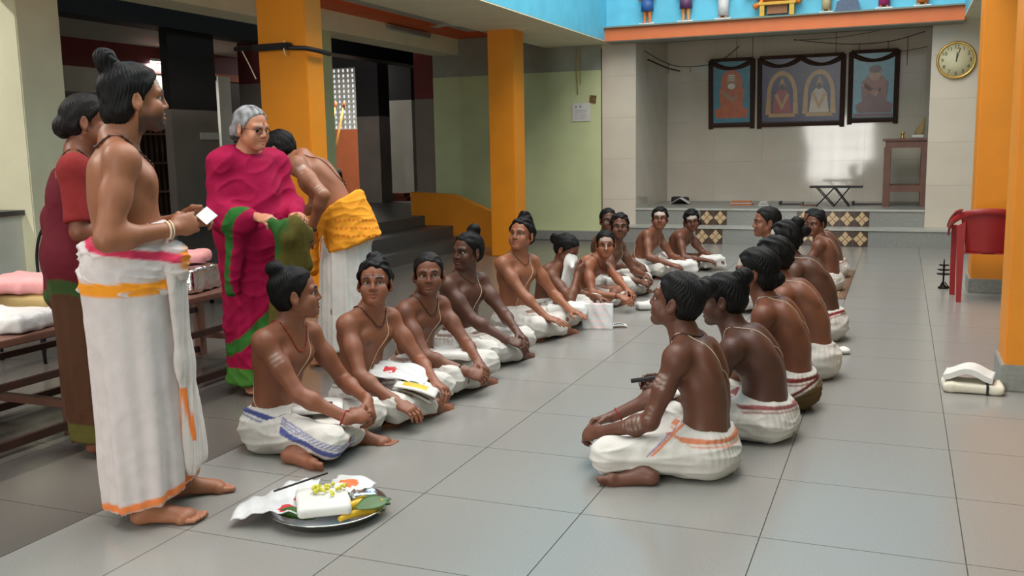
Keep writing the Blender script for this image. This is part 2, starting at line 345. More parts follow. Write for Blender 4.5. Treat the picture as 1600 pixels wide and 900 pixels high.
def person(label, loc, heading, J, skin=(112, 72, 52), s=1.0, fat=1.0, vb=0.009, vh=0.0045, vhand=0.0045, paint=None, group=None, beard=0.0,
           hair='bun', hairc=(15, 13, 13), jaw=1.0, bun=None, eyes=True, nosew=1.0, hseed=1, fore=None, brows=1.0, handpatch=True, feet='', grey=False, lip=(0.75, 0.5, 0.48)):
    """body as one implicit surface meshed on three grids; local axes: x right, y forward, z up"""
    b = SDF(); P = V3(J['P']); N = V3(J['N']); yaw = math.radians(J.get('twist', 0)); sl = J.get('slouch', 0.03)
    H = V3(J['H']); M = rotM(*J['face']); up = unit(N - P); side = unit(V3(math.cos(yaw), math.sin(yaw), J.get('sdip', 0.0)))
    side = unit(side - up * (side @ up) * 0.9); front = np.cross(up, side); side0 = unit(lerp(V3(1, 0, 0), side, 0.3))
    spine = lambda t: lerp(P, N, t) - front * sl * 4 * t * (1 - t)
    def fr(t):
        tg = unit(spine(min(t + 0.05, 1)) - spine(max(t - 0.05, 0))); sd = unit(lerp(side0, side, t)); sd = unit(sd - tg * (sd @ tg)); return np.stack([sd, np.cross(tg, sd), tg])
    Lt = np.linalg.norm(N - P) / 0.46
    q = fr(0.05); b.ell(spine(0.02), V3(0.150 * fat, 0.110 * fat, 0.12) * s, q, k=0.05)
    q = fr(0.3); b.ell(spine(0.3) + q[1] * 0.008, V3(0.128 * fat, 0.094 * fat, 0.13 * Lt) * s, q, k=0.06)
    if fat > 1.1: b.ell(spine(0.22) + q[1] * 0.06 * s, V3(0.115 * fat, 0.075 * fat, 0.12) * s, q, k=0.05)
    q = fr(0.62); b.ell(spine(0.62), V3(0.146 * fat ** 0.7, 0.105 * fat ** 0.7, 0.17 * Lt) * s, q, k=0.05)
    q = fr(0.85); b.ell(spine(0.84) - q[1] * 0.008, V3(0.155 * fat ** 0.6, 0.085 * fat ** 0.5, 0.085) * s, q, k=0.05)
    sh = {}
    for e, nm in ((-1, 'L'), (1, 'R')):
        shr = J.get('shr' + nm, V3(0, 0, 0)); S = N - up * 0.052 * s + side * e * 0.172 * s * fat ** 0.4 + front * 0.0 + V3(shr) * s; sh[nm] = S
        b.ell(S, V3(0.056, 0.056, 0.062) * s * fat ** 0.4, k=0.04)
        b.cap(N + up * 0.045 * s - front * 0.012 * s, S + up * 0.012 * s - front * 0.01 * s, 0.036 * s, 0.034 * s, k=0.05)
        q = fr(0.74); b.ell(spine(0.74) + q[0] * e * 0.068 * s + q[1] * 0.078 * s * fat ** 0.5, V3(0.070, 0.030, 0.052) * s * fat ** 0.5, q, k=0.035)
        b.ell(spine(0.74) + q[0] * e * 0.082 * s - q[1] * 0.072 * s, V3(0.052, 0.026, 0.085) * s, q, k=0.035)
        if J.get('clav', True): b.cap(N + front * 0.035 * s - up * 0.02 * s + side * e * 0.02 * s, S + front * 0.03 * s + up * 0.03 * s, 0.011 * s, 0.010 * s, k=0.02)
    b.cap(spine(0.15) - fr(.2)[1] * 0.125 * s * fat, spine(0.45) - fr(.45)[1] * 0.128 * s * fat, 0.022 * s, k=0.035, op='s')
    b.cap(spine(0.45) - fr(.45)[1] * 0.126 * s * fat, spine(0.8) - fr(.8)[1] * 0.112 * s * fat, 0.020 * s, k=0.035, op='s')
    hs_ = s * J.get('hs', 1.07); hb = H + M @ (V3(0, -0.018, -0.055) * s)
    b.cap(N - up * 0.03 * s, lerp(N, hb, 0.55) , 0.057 * s * fat ** 0.4, 0.048 * s * fat ** 0.4, k=0.04); b.cap(lerp(N, hb, 0.5), hb, 0.048 * s * fat ** 0.4, 0.050 * s * fat ** 0.4, k=0.03)
    face_sdf(b, H, M, hs_, jaw=jaw, nose=nosew)
    info = dict(sh=sh, spine=spine, fr=fr, H=H, M=M, P=P, N=N, up=up, side=side, front=front)
    # arms
    for nm in 'LR':
        a = J['arm' + nm]; Wp = V3(a['w']); S = sh[nm]; E = ik(S, Wp, 0.285 * s, 0.255 * s, a.get('hint', (0, -0.6, -1))); info['E' + nm] = E
        da = unit(Wp - S); dist = np.linalg.norm(Wp - S)
        if dist > 0.53 * s: Wp = S + da * 0.53 * s
        info['W' + nm] = Wp; fa = fat ** 0.6
        b.cap(S, E, 0.048 * s * fa, 0.038 * s * fa, k=0.022); b.ell(lerp(S, E, 0.45), V3(0.040, 0.040, 0.044) * s * fa, k=0.04)
        b.cap(E, Wp, 0.037 * s * fa, 0.0255 * s, k=0.02); b.ell(lerp(E, Wp, 0.25), V3(0.040, 0.040, 0.042) * s * fa, k=0.03)
        d = unit(a.get('d', Wp - E)); tips = hand_sdf(b, Wp, d, a.get('n', (0, 0, -1)), nm, s=s * 1.02, curl=a.get('curl', 0.45), spread=a.get('spread', 1.0), thumb=a.get('thumb', 0.4)); info['tip' + nm] = tips
    # legs
    for nm, e in (('L', -1), ('R', 1)):
        l = J['leg' + nm]; hip = P + V3(l.get('hip', (e * 0.085 * s, 0.0, -0.01))); K = V3(l['k']); A = V3(l['a'])
        b.cap(hip, K, 0.082 * s * fat ** 0.4, 0.056 * s, k=0.04); b.cap(K, A, 0.052 * s, 0.034 * s, k=0.02); b.ell(lerp(K, A, 0.3), V3(0.05, 0.05, 0.055) * s, k=0.04)
        foot_sdf(b, A, l.get('toe', (0, 1, 0)), l.get('sole', (0, 0, -1)), s=s * l.get('fs', 1.0), side=nm); info['hip' + nm] = hip
    # mesh on three grids
    hl = H - 0.155 * hs_; hh = H + 0.155 * hs_; boxes = [(hl, hh, vh)]
    if handpatch:
        hb_ = []
        for nm in 'LR':
            pts = np.array(info['tip' + nm] + [info['W' + nm]]); hb_.append([pts.min(0) - 0.05, pts.max(0) + 0.05])
        if (np.maximum(hb_[0][0], hb_[1][0]) < np.minimum(hb_[0][1], hb_[1][1])).all(): hb_ = [[np.minimum(hb_[0][0], hb_[1][0]), np.maximum(hb_[0][1], hb_[1][1])]]
        boxes += [(x[0], x[1], vhand) for x in hb_]
    for nm in feet:
        l = J['leg' + nm]; c_ = V3(l['a']) + unit(l.get('toe', (0, 1, 0))) * 0.09 * s + unit(l.get('sole', (0, 0, -1))) * 0.035 * s; boxes.append((c_ - 0.125 * s, c_ + 0.125 * s, vhand))
    lo, hi = b.bounds(); VV = []; QQ = []; o = 0
    for bi, (l0, h0, vx) in enumerate([(lo, hi, vb)] + boxes):
        Vt, Q = b.mesh(l0, h0, vx)
        cen = Vt[Q].mean(1); keep = np.ones(len(Q), bool)
        for bj, (l1, h1, _) in enumerate(boxes):
            if bi <= bj and bi != bj + 1:
                m = vb * 1.2 if bi == 0 else 0.004
                keep &= ~((cen > l1 + m) & (cen < h1 - m)).all(1)
        Q = Q[keep]; use = np.unique(Q); mp = np.full(len(Vt), -1); mp[use] = np.arange(len(use))
        VV.append(Vt[use]); QQ.append(mp[Q] + o); o += len(use)
    Vt = np.concatenate(VV); Q = np.concatenate(QQ)
    # colour
    base = np.array(srgb(*skin)[:3]) * np.array((1.0, 0.90, 0.80)); col = np.tile(base, (len(Vt), 1)); hp = (Vt - H) @ M / hs_
    mix = lambda w, c: col.__setitem__(slice(None), col * (1 - np.clip(w, 0, 1))[:, None] + np.clip(w, 0, 1)[:, None] * np.asarray(c))
    inh = (np.abs(hp) < 0.13).all(1)
    sm = lambda d, a, bb: np.clip((bb - d) / (bb - a), 0, 1)
    lipd = np.sqrt((hp[:, 0] / 0.028) ** 2 + ((hp[:, 2] + 0.0605) / 0.0115) ** 2); mix(inh * (hp[:, 1] > 0.07) * sm(lipd, 0.7, 1.1) * 0.65, base * np.array(lip) + np.array((0.012, 0, 0)))
    if brows > 0:
        for e in (-1, 1):
            t = (hp[:, 0] * e - 0.010) / 0.042; arc = 0.0225 + 0.006 * np.sin(np.clip(t, 0, 1) * 3.0) - 0.002
            mix(inh * (hp[:, 1] > 0.045) * np.clip(t * 6, 0, 1) * np.clip((1 - t) * 6, 0, 1) * sm(np.abs(hp[:, 2] - arc), 0.0035, 0.0068) * 1.0 * brows, srgb(*hairc)[:3])
            ed = np.sqrt(((hp[:, 0] * e - 0.031) / 0.0185) ** 2 + ((hp[:, 2] - 0.001) / 0.0105) ** 2); mix(inh * (hp[:, 1] > 0.05) * sm(np.abs(ed - 0.95), 0.05, 0.4) * 0.55, base * 0.3)
    if beard > 0:
        bd = inh * sm(np.abs(hp[:, 2] + 0.085), 0.02, 0.06) * (hp[:, 1] > -0.01) * (lipd > 1.0); bd = np.maximum(bd, inh * (hp[:, 1] > 0.06) * (lipd > 1.0) * sm(np.abs(hp[:, 2] + 0.043), 0.003, 0.009) * (np.abs(hp[:, 0]) < 0.03))
        mix(bd * beard, np.array(srgb(*hairc)[:3]) * 1.1)
    for e in (-1, 1):
        nip = spine(0.70) + fr(.7)[0] * e * 0.085 * s + fr(.7)[1] * 0.10 * s
        if J.get('nipples', True): mix(sm(np.linalg.norm((Vt - nip) * V3(1, .6, 1), axis=1), 0.012 * s, 0.026 * s) * 0.7, base * 0.35)
    soles = []
    for nm in 'LR':
        l = J['leg' + nm]; d_ = (Vt - V3(l['a'])) @ unit(l.get('sole', (0, 0, -1))); near = np.linalg.norm(Vt - V3(l['a']), axis=1) < 0.22
        mix(near * sm(-d_, -0.055, -0.035) * 0.4, base * 1.5 + 0.03)
    ash = np.array(srgb(196, 186, 176)[:3])
    def stripe(A, B, w, op, c=ash):
        A = V3(A); B = V3(B); ba = B - A; t = np.clip((Vt - A) @ ba / (ba @ ba), 0, 1); d = np.linalg.norm(Vt - A - t[:, None] * ba, axis=1)
        n_ = 0.6 + 0.5 * np.abs(wav(Vt, 55, 3)); mix(sm(d, w * 0.45, w) * op * n_, c)
    if fore:
        for kind in fore:
            if kind == 'ash':
                for z_ in (0.048, 0.058, 0.068): mix(inh * (hp[:, 1] > 0.03) * (np.abs(hp[:, 0]) < 0.05) * sm(np.abs(hp[:, 2] - z_), 0.002, 0.0055) * 0.75, ash)
            elif kind == 'broadash': mix(inh * (hp[:, 1] > 0.02) * (np.abs(hp[:, 0]) < 0.058) * sm(np.abs(hp[:, 2] - 0.056), 0.012, 0.018) * 0.85, ash)
            elif kind == 'red': mix(inh * (hp[:, 1] > 0.05) * sm(np.linalg.norm(hp[:, [0, 2]] - V3(0, 0.034)[None], axis=1), 0.005, 0.0085) * 0.95, srgb(120, 26, 20)[:3])
            elif kind == 'line': mix(inh * (hp[:, 1] > 0.05) * (np.abs(hp[:, 2] - 0.045) < 0.022) * sm(np.abs(hp[:, 0]), 0.002, 0.006) * 0.9, srgb(130, 40, 26)[:3])
            elif kind == 'blackline': mix(inh * (hp[:, 1] > 0.03) * (np.abs(hp[:, 0]) < 0.045) * sm(np.abs(hp[:, 2] - 0.037), 0.002, 0.005) * 0.85, srgb(30, 20, 18)[:3])
            elif kind == 'noseash': mix(inh * (hp[:, 1] > 0.085) * (np.abs(hp[:, 2] + 0.008) < 0.03) * sm(np.abs(hp[:, 0]), 0.004, 0.009) * 0.6, ash)
    for fn in marks_of(J, info, s): stripe(*fn)
    if paint: paint(Vt, col, mix, sm, info)
    body = link('person', qmesh('person', Vt, Q, col), M_SKIN); body.location = (loc[0], loc[1], loc[2] if len(loc) > 2 else 0); body.rotation_euler = (0, 0, math.radians(heading - 90))
    tag(body, label, 'person', group); info['sdf'] = b
    # eyes
    if eyes:
        for e in (-1, 1):
            c = H + M @ (V3(e * 0.031, 0.0672, 0.0005) * hs_); mb = MB(); mb.sphere((0, 0, 0), 0.0135 * hs_, 28, 20)
            for f_ in mb.bm.faces:
                dz = f_.calc_center_median(); g = V3(dz) / (0.0135 * hs_); gz = M @ unit(V3(J.get('gaze', (0, 0))[0], 1, J.get('gaze', (0, 0))[1])); f_.material_index = 1 if g @ gz > 0.80 else 0
            mb.build('eye', [M_EYE, M_IRIS], body, Vector(c))
    # hair
    hs = SDF(); g = lambda x, y, z: H + M @ (V3(x, y, z) * hs_)
    if hair != 'none':
        MT = M.T; th = dict(bun=0.007, short=0.006, curly=0.016, pony=0.008, long=0.010, wavy=0.012, thin=0.006, knot=0.010)[hair]
        hs.ell(g(0, -0.014, 0.040), (V3(0.076, 0.098, 0.080) + th) * hs_, MT, k=0.01)
        if hair in ('long', 'knot', 'curly'): hs.ell(g(0, -0.045, -0.03), V3(0.074 + th, 0.062 + th * .6, 0.070) * hs_, MT, k=0.03)
        else: hs.ell(g(0, -0.045, -0.012), V3(0.070 + th * .6, 0.058 + th * .5, 0.058) * hs_, MT, k=0.03)
        hl_ = J.get('hairline', 0.078)
        hs.cut(g(0, 0.070, hl_), M @ V3(0, -0.80, 0.60), k=0.008 * hs_)
        def tmpl(p, H=H, M=M, hs_=hs_):      # bare the temples and the ears
            q = ((p - H.astype(F32)) @ M.astype(F32)) / F32(hs_); return (np.sqrt(((q[..., 1] - 0.012) / 1.15) ** 2 + (q[..., 2] + 0.018) ** 2) - 0.036) * hs_
        hs.fun(tmpl, k=0.01 * hs_)
        for e in (-1, 1): hs.cap(g(e * 0.071, 0.014, 0.025), g(e * 0.0715, 0.012, -0.004), 0.008 * hs_, 0.004 * hs_, k=0.012)
        for (bx_, by_, bz_, br) in (bun or []): hs.ell(g(bx_, by_, bz_), V3(br) * hs_ if np.ndim(br) else V3(br, br, br * 0.85) * hs_, MT, k=0.018)
        l0, h0 = hs.bounds(); Vh, Qh = hs.mesh(l0, h0, vh); Vh = relax(Vh, Qh, 1, 0.4); Nh = normals(Vh, Qh); hq = (Vh - H) @ M / hs_
        if hair in ('curly', 'wavy'): Vh = Vh + Nh * (0.0055 * hs_ * wav(hq, 75, hseed))[:, None]
        else:
            ang = np.arctan2(hq[:, 0], hq[:, 1] + 0.02); Vh = Vh + Nh * (0.0013 * hs_ * np.sin(ang * 44 + 6 * wav(hq, 30, hseed)) + 0.0022 * hs_ * wav(hq, 80, hseed))[:, None]
        hc = np.tile(np.array(srgb(*hairc)[:3]), (len(Vh), 1))
        if grey: hc = hc * (0.75 + 0.5 * np.clip(wav(hq * V3(1, .3, .3), 120, 2), -1, 1))[:, None]; hc[hq[:, 2] < -0.045] *= 0.25
        link('hair', qmesh('hair', Vh, Qh, hc), M_HAIR, body)
    info['body'] = body
    return info
def marks_of(J, info, s):
    """ash streaks: (limb, fraction, offset direction) -> short stripes across the limb"""
    out = []
    for limb, t, dirn, op in J.get('ash', ()):
        if limb in ('UL', 'UR'): A = info['sh'][limb[1]]; B = info['E' + limb[1]]; r = 0.046
        elif limb in ('FL', 'FR'): A = info['E' + limb[1]]; B = info['W' + limb[1]]; r = 0.037
        else: A = info['spine'](t); B = A + info['up'] * 0.1; r = 0.11
        c = lerp(A, B, t) if limb[0] in 'UF' else A; ax = unit(B - A); n = unit(V3(dirn)); n = unit(n - ax * (n @ ax)); x = np.cross(ax, n)
        for o in (-0.022, 0.0, 0.022):
            p = c + ax * o * s + n * r * s; out.append((p - x * 0.022 * s, p + x * 0.022 * s, 0.009, op))
    return out
def on_surface(sdf, pts, off):
    p = np.array(pts, float); e = 0.004
    for _ in range(5):
        q = sdf.at(np.concatenate([p] + [p + e * np.eye(3)[i] for i in range(3)])).reshape(4, -1); d = q[0]; g = (q[1:] - d).T.astype(float); g /= (np.linalg.norm(g, axis=-1, keepdims=True) + 1e-9)
        p = p - g * (d - off)[..., None] * 0.9
    return p
def smooth_path(pts, n=40):
    pts = [V3(p) for p in pts]; out = []; m = len(pts); seg = max(2, n // (m - 1))
    for i in range(m - 1):
        p0 = pts[max(i - 1, 0)]; p1 = pts[i]; p2 = pts[i + 1]; p3 = pts[min(i + 2, m - 1)]
        for j in range(seg):
            t = j / seg; out.append(0.5 * ((2 * p1) + (-p0 + p2) * t + (2 * p0 - 5 * p1 + 4 * p2 - p3) * t * t + (-p0 + 3 * p1 - 3 * p2 + p3) * t ** 3))
    out.append(pts[-1]); return np.array(out)
def thread(I, s, name='sacred_thread', m=None, r=0.0017, back=True):
    """loop over the left shoulder, across the chest to the right waist and up the back"""
    sp = I['spine']; fr = I['fr']; SL = I['sh']['L']
    f7 = fr(.7); ctr = [lerp(SL, I['N'], 0.55) + I['up'] * 0.06, sp(.85) + f7[1] * .14 - f7[0] * .07, sp(.62) + f7[1] * .17 - f7[0] * .02, sp(.38) + f7[1] * .17 + f7[0] * .07, sp(.2) + f7[1] * .12 + f7[0] * .15,
           sp(.28) - f7[1] * .14 + f7[0] * .12, sp(.6) - f7[1] * .17, sp(.85) - f7[1] * .13 - f7[0] * .07, lerp(SL, I['N'], 0.55) + I['up'] * 0.06]
    p = on_surface(I['sdf'], smooth_path(ctr, 72), r * 0.7); p = np.array([p[0]] + [(p[i - 1] + 2 * p[i] + p[i + 1]) / 4 for i in range(1, len(p) - 1)] + [p[-1]])
    mb = MB(); mb.tube(p[:-1], r, 6, closed=True); return mb.build(name, m or M_THREAD, I['body'])
def necklace(I, s, name='bead_necklace', m=None, r=0.0045, drop=0.10, beads=True):
    N = I['N']; f = I['front']; sd = I['side']; up = I['up']; pts = []
    for i in range(37):
        a = 2 * math.pi * i / 36; c = math.cos(a); x = math.sin(a); z = (0.035 - 0.0 * c) if c < 0 else 0.035 - drop * c * c * (c > 0)
        pts.append(N + sd * x * 0.085 * s + f * c * (0.09 + drop * 0.35) * s + up * (z - 0.01) * s)
    p = on_surface(I['sdf'], pts, r * 0.8); mb = MB(); mb.tube(p[:-1], r if not beads else r * 0.6, 6, closed=True)
    if beads:
        for i in range(0, 36, 1): mb.sphere(p[i], r, 6, 4)
    return mb.build(name, m or M_BEAD, I['body'])
def band(I, limb, t, name, m, r=0.003, w=0.004, rad=None):
    """a band around a forearm or upper arm"""
    A, B = (I['E' + limb[1]], I['W' + limb[1]]) if limb[0] == 'F' else (I['sh'][limb[1]], I['E' + limb[1]])
    c = lerp(A, B, t); ax = unit(B - A); u = unit(np.cross(ax, (0.3, 0.4, 0.9))); v = np.cross(ax, u)
    pts = [c + (u * math.cos(a) + v * math.sin(a)) * 0.045 for a in np.linspace(0, 2 * math.pi, 25)[:-1]]
    p = on_surface(I['sdf'], pts, r * 0.6) if rad is None else np.array([c + unit(q - c) * rad for q in pts]); MBx = MB(); MBx.tube(p, w, 6, closed=True); return MBx.build(name, m, I['body'])
def cloth_mesh(name, sdf, vox, colf, parent, amp=0.006, f=16, seed=1, M=None, post=None, rel=1, lo=None, hi=None, m=None, fine=0.35):
    a, b_ = sdf.bounds()
    if lo is not None: a = np.maximum(a, lo)
    if hi is not None: b_ = np.minimum(b_, hi)
    Vt, Q = sdf.mesh(a, b_, vox); Vt = relax(Vt, Q, rel, 0.5); N = normals(Vt, Q)
    w = wrinkle(Vt, f, seed, M) ** 2; w2 = wrinkle(Vt, f * 2.3, seed + 3, M) ** 2
    Vt = Vt + N * (amp * (w - 0.35 + fine * (w2 - 0.35)))[:, None]
    if post is not None: Vt = post(Vt, N)
    col = np.tile(np.array([1.0, 1, 1]), (len(Vt), 1)); col = colf(Vt, col)
    return link(name, qmesh(name, Vt, Q, col), m or M_CLOTH, parent)
WHITE = np.array(srgb(226, 222, 216)[:3])
def band_col(col, w, c): w = np.clip(w, 0, 1)[:, None]; return col * (1 - w) + w * np.array(srgb(*c)[:3])
def sstep(d, a, b): return np.clip((b - d) / (b - a), 0, 1)
def seated(label, loc, heading, head, face, skin=(112, 72, 52), s=1.0, arms=None, knees=None, ankles=None, cloth=None, border=(150, 120, 110), waist_t=0.2, twist=0, slouch=0.035, near=False,
           clothc=(208, 203, 196), stripes=None, thr=True, group=None, legs=None, cl_amp=0.009, seed=1, fat=1.0, torso_only=False, roll=0, gaze=(0, 0), **kw):
    """cross-legged figure. head: local (right, forward, up); face: world heading, pitch"""
    H = V3(head); fy = face[0] - heading; M = rotM(fy, face[1], roll); P = V3(0, 0, 0.115 * s)
    nu = unit(lerp(unit(H - P), V3(0, 0, 1), 0.35)); N = H - nu * 0.165 * s + V3(0, -0.012, 0)
    kn = knees or ((0.255, 0.35, 0.11), (-0.255, 0.35, 0.11)); an = ankles or ((-0.07, 0.42, 0.05), (0.10, 0.32, 0.05))
    lg = legs or {}
    J = dict(P=P, N=N, H=H, face=(fy, face[1], roll), twist=twist, slouch=slouch, gaze=gaze,
             legR=dict(k=V3(kn[0]) * s, a=V3(an[0]) * s, toe=lg.get('toeR', (-0.95, 0.3, -0.08)), sole=lg.get('soleR', (0.1, -0.5, -0.85))),
             legL=dict(k=V3(kn[1]) * s, a=V3(an[1]) * s, toe=lg.get('toeL', (0.95, 0.3, -0.08)), sole=lg.get('soleL', (-0.1, -0.5, -0.85))))
    J.update({k: kw.pop(k) for k in list(kw) if k in ('shrL', 'shrR', 'ash', 'sdip', 'hairline')})
    A = dict(R=dict(w=(0.10, 0.39, 0.17), d=(-0.75, 0.45, -0.25), n=(-0.2, -0.5, -0.8), hint=(0.7, -0.3, -0.6), curl=0.5),
             L=dict(w=(-0.10, 0.39, 0.165), d=(0.75, 0.45, -0.25), n=(0.2, -0.5, -0.8), hint=(-0.7, -0.3, -0.6), curl=0.5))
    for k, v in (arms or {}).items(): A[k].update(v)
    J['armR'] = A['R']; J['armL'] = A['L']
    vb, vh, vd, vc = (0.009, 0.0036, 0.0042, 0.0062) if near else (0.012, 0.0048, 0.0060, 0.010)
    I = person(label, loc, heading, J, skin=skin, s=s, fat=fat, vb=vb, vh=vh, vhand=vd, group=group, **kw)
    d = SDF(); sp = I['spine']; q = I['fr'](waist_t)
    d.ell((0, -0.005, 0.10 * s), V3(0.185 * fat, 0.150 * fat, 0.115) * s, k=0.05)
    d.cap(sp(0.0), sp(waist_t + 0.12), 0.150 * s * fat, 0.134 * s * fat, k=0.05, flat=(q[1], 0.80))
    for nm in 'LR':
        k_ = J['leg' + nm]['k']; a_ = J['leg' + nm]['a']; hip = I['hip' + nm]
        d.cap(hip, k_, 0.100 * s, 0.070 * s, k=0.05); d.cap(k_, lerp(k_, a_, 0.82), 0.066 * s, 0.052 * s, k=0.04)
    d.ell((0, 0.19 * s, 0.075 * s), V3(0.20, 0.17, 0.065) * s, k=0.05)
    d.cut(sp(waist_t), -I['fr'](waist_t)[2] + V3(0, 0.15, 0) , k=0.012); d.cut((0, 0, 0.002), (0, 0, 1), k=0.012)
    if cloth: cloth(d, I, J, s)
    wc = sp(waist_t)
    def colf(Vt, col):
        col = np.tile(np.array(srgb(*clothc)[:3]), (len(Vt), 1)); h = (wc - Vt) @ q[2] + 9 * np.clip(np.linalg.norm(Vt - wc - np.outer((Vt - wc) @ q[2], q[2]), axis=1) - 0.19 * s * fat, 0, 1)
        if border is not None: col = band_col(col, sstep(np.abs(h - 0.030 + 0.012 * wav(Vt, 9, seed)), 0.008, 0.012) + 0.7 * sstep(np.abs(h - 0.052 + 0.012 * wav(Vt, 9, seed)), 0.003, 0.006), border)
        if stripes: col = stripes(Vt, col, I)
        return col
    def post(Vt, N):                     # gathered folds at the waist, pull folds along the thighs
        h = (wc - Vt) @ q[2]; ang = np.arctan2(Vt[:, 0], Vt[:, 1]); w = np.clip(1 - h / 0.16, 0, 1)
        Vt = Vt + N * (s * w * np.clip(h / 0.03, 0.15, 1) * (0.0030 * np.sin(ang * 34 + 4 * wav(Vt, 12, seed)) + 0.004 * wav(Vt, 30, seed + 2)))[:, None]
        Vt[:, 2] = np.maximum(Vt[:, 2], 0.002); return Vt
    I['dhoti'] = cloth_mesh('dhoti', d, vc, colf, I['body'], amp=cl_amp, f=11, seed=seed, post=post, fine=0.8, M=np.diag([0.6, 0.6, 2.0]))
    I['cloth_sdf'] = d
    if thr: thread(I, s)
    return I
# ---------------------------------------------------------------- the room
def struct(mb, name, m, parent=None, bevel=0.0):
    o = mb.build(name, m, parent, bevel=bevel)
    if parent is None: o['kind'] = 'structure'
    return o
def bx(name, m, x0, x1, y0, y1, z0, z1, parent=None, bevel=0.0): return struct(MB().box(x0, x1, y0, y1, z0, z1), name, m, parent, bevel)
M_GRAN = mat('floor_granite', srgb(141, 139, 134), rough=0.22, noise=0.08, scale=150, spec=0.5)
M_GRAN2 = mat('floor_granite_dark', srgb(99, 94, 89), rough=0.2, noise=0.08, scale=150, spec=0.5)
M_JOINT = mat('floor_joint', srgb(70, 68, 64), rough=0.8)
M_STEP = mat('step_granite', srgb(138, 139, 134), rough=0.3, noise=0.14, scale=40)
M_DSTEP = mat('dark_step', srgb(72, 70, 68), rough=0.4, noise=0.15, scale=20)
M_ORANGE = mat('orange_paint', srgb(226, 138, 18), rough=0.5, noise=0.05, scale=3, bump=0.04)
M_ORANGE2 = mat('orange_band_paint', srgb(212, 112, 62), rough=0.6, noise=0.06, scale=5)
M_ORANGE3 = mat('orange_cornice_paint', srgb(214, 92, 38), rough=0.6, noise=0.06, scale=5)
M_BLUE = mat('blue_paint', srgb(98, 190, 218), rough=0.6, noise=0.09, scale=4)
M_GREEN = mat('pale_green_paint', srgb(198, 206, 158), rough=0.55, noise=0.07, scale=2.2, bump=0.03)
M_CREAM = mat('cream_paint', srgb(226, 222, 192), rough=0.6, noise=0.07, scale=2.5, bump=0.03)
M_CEIL = mat('ceiling_paint', srgb(186, 186, 176), rough=0.8, noise=0.05, scale=2)
M_SOFF = mat('grey_soffit', srgb(150, 152, 140), rough=0.8, noise=0.1, scale=4)
M_TILE = mat('glazed_wall_tile', srgb(206, 196, 181), rough=0.07, noise=0.05, scale=2.0, spec=0.5)
M_GROUT = mat('wall_grout', srgb(150, 144, 134), rough=0.9)
M_MAROON = mat('maroon_paint', srgb(112, 44, 44), rough=0.6, noise=0.1, scale=3)
M_BLACK = mat('black_paint', srgb(26, 24, 26), rough=0.6, noise=0.2, scale=3)
M_GREYP = mat('grey_brown_paint', srgb(136, 124, 117), rough=0.6, noise=0.1, scale=3)
M_OFFW = mat('off_white_paint', srgb(206, 205, 194), rough=0.6, noise=0.07, scale=3)
M_DBROWN = mat('dark_brown_wood', srgb(62, 38, 30), rough=0.5, noise=0.2, scale=8, stretch=(1, 1, 0.2))
M_BRWOOD = mat('table_wood', srgb(112, 76, 62), rough=0.5, noise=0.15, scale=8)
M_PBROWN = mat('tile_brown', srgb(74, 56, 46), rough=0.3, noise=0.2, scale=30)
M_PBEIGE = mat('tile_beige', srgb(196, 168, 130), rough=0.3, noise=0.12, scale=30)
# floor: slab with joints, granite tiles as pieces
JX = [0.25 + 0.672 * k for k in (1, 0, -1, -2, -3, -4)]; TX = [-6.45, -5.8, -5.13, -4.46, -3.79, -3.11 + 0.21] + [-2.436] + sorted(JX)
JY = [2.715 + 0.640 * k for k in range(-3, 17)] + [13.5]
floor = bx('floor', M_JOINT, -22, 7, -7, 24, -0.30, -0.003)
_cache = {}
TX = sorted(set(round(x, 3) for x in TX)); 
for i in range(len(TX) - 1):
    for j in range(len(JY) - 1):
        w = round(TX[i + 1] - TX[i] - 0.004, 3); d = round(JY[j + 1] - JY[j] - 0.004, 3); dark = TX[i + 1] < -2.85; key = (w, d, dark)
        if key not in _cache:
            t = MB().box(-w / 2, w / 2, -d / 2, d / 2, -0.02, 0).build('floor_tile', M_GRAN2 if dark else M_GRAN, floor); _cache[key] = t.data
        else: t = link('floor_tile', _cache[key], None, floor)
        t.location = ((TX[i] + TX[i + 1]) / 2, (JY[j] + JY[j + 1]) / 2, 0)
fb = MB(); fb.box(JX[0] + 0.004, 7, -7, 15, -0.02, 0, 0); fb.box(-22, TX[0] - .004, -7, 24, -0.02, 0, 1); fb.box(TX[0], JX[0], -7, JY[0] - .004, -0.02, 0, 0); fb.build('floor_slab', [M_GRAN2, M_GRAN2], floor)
# back wall (left, pale green) and kerb
wb = bx('wall_back', M_GREEN, -6.9, -4.13, 13.85, 14.1, 0, 2.50); bx('upper_shade_band', M_SOFF, -6.9, -4.13, 13.852, 14.1, 2.5, 3.4, wb); bx('kerb', M_STEP, -6.3, -4.0, 13.72, 13.85, 0, 0.13, wb)  # grey upper box is the shadow on the wall top, painted in
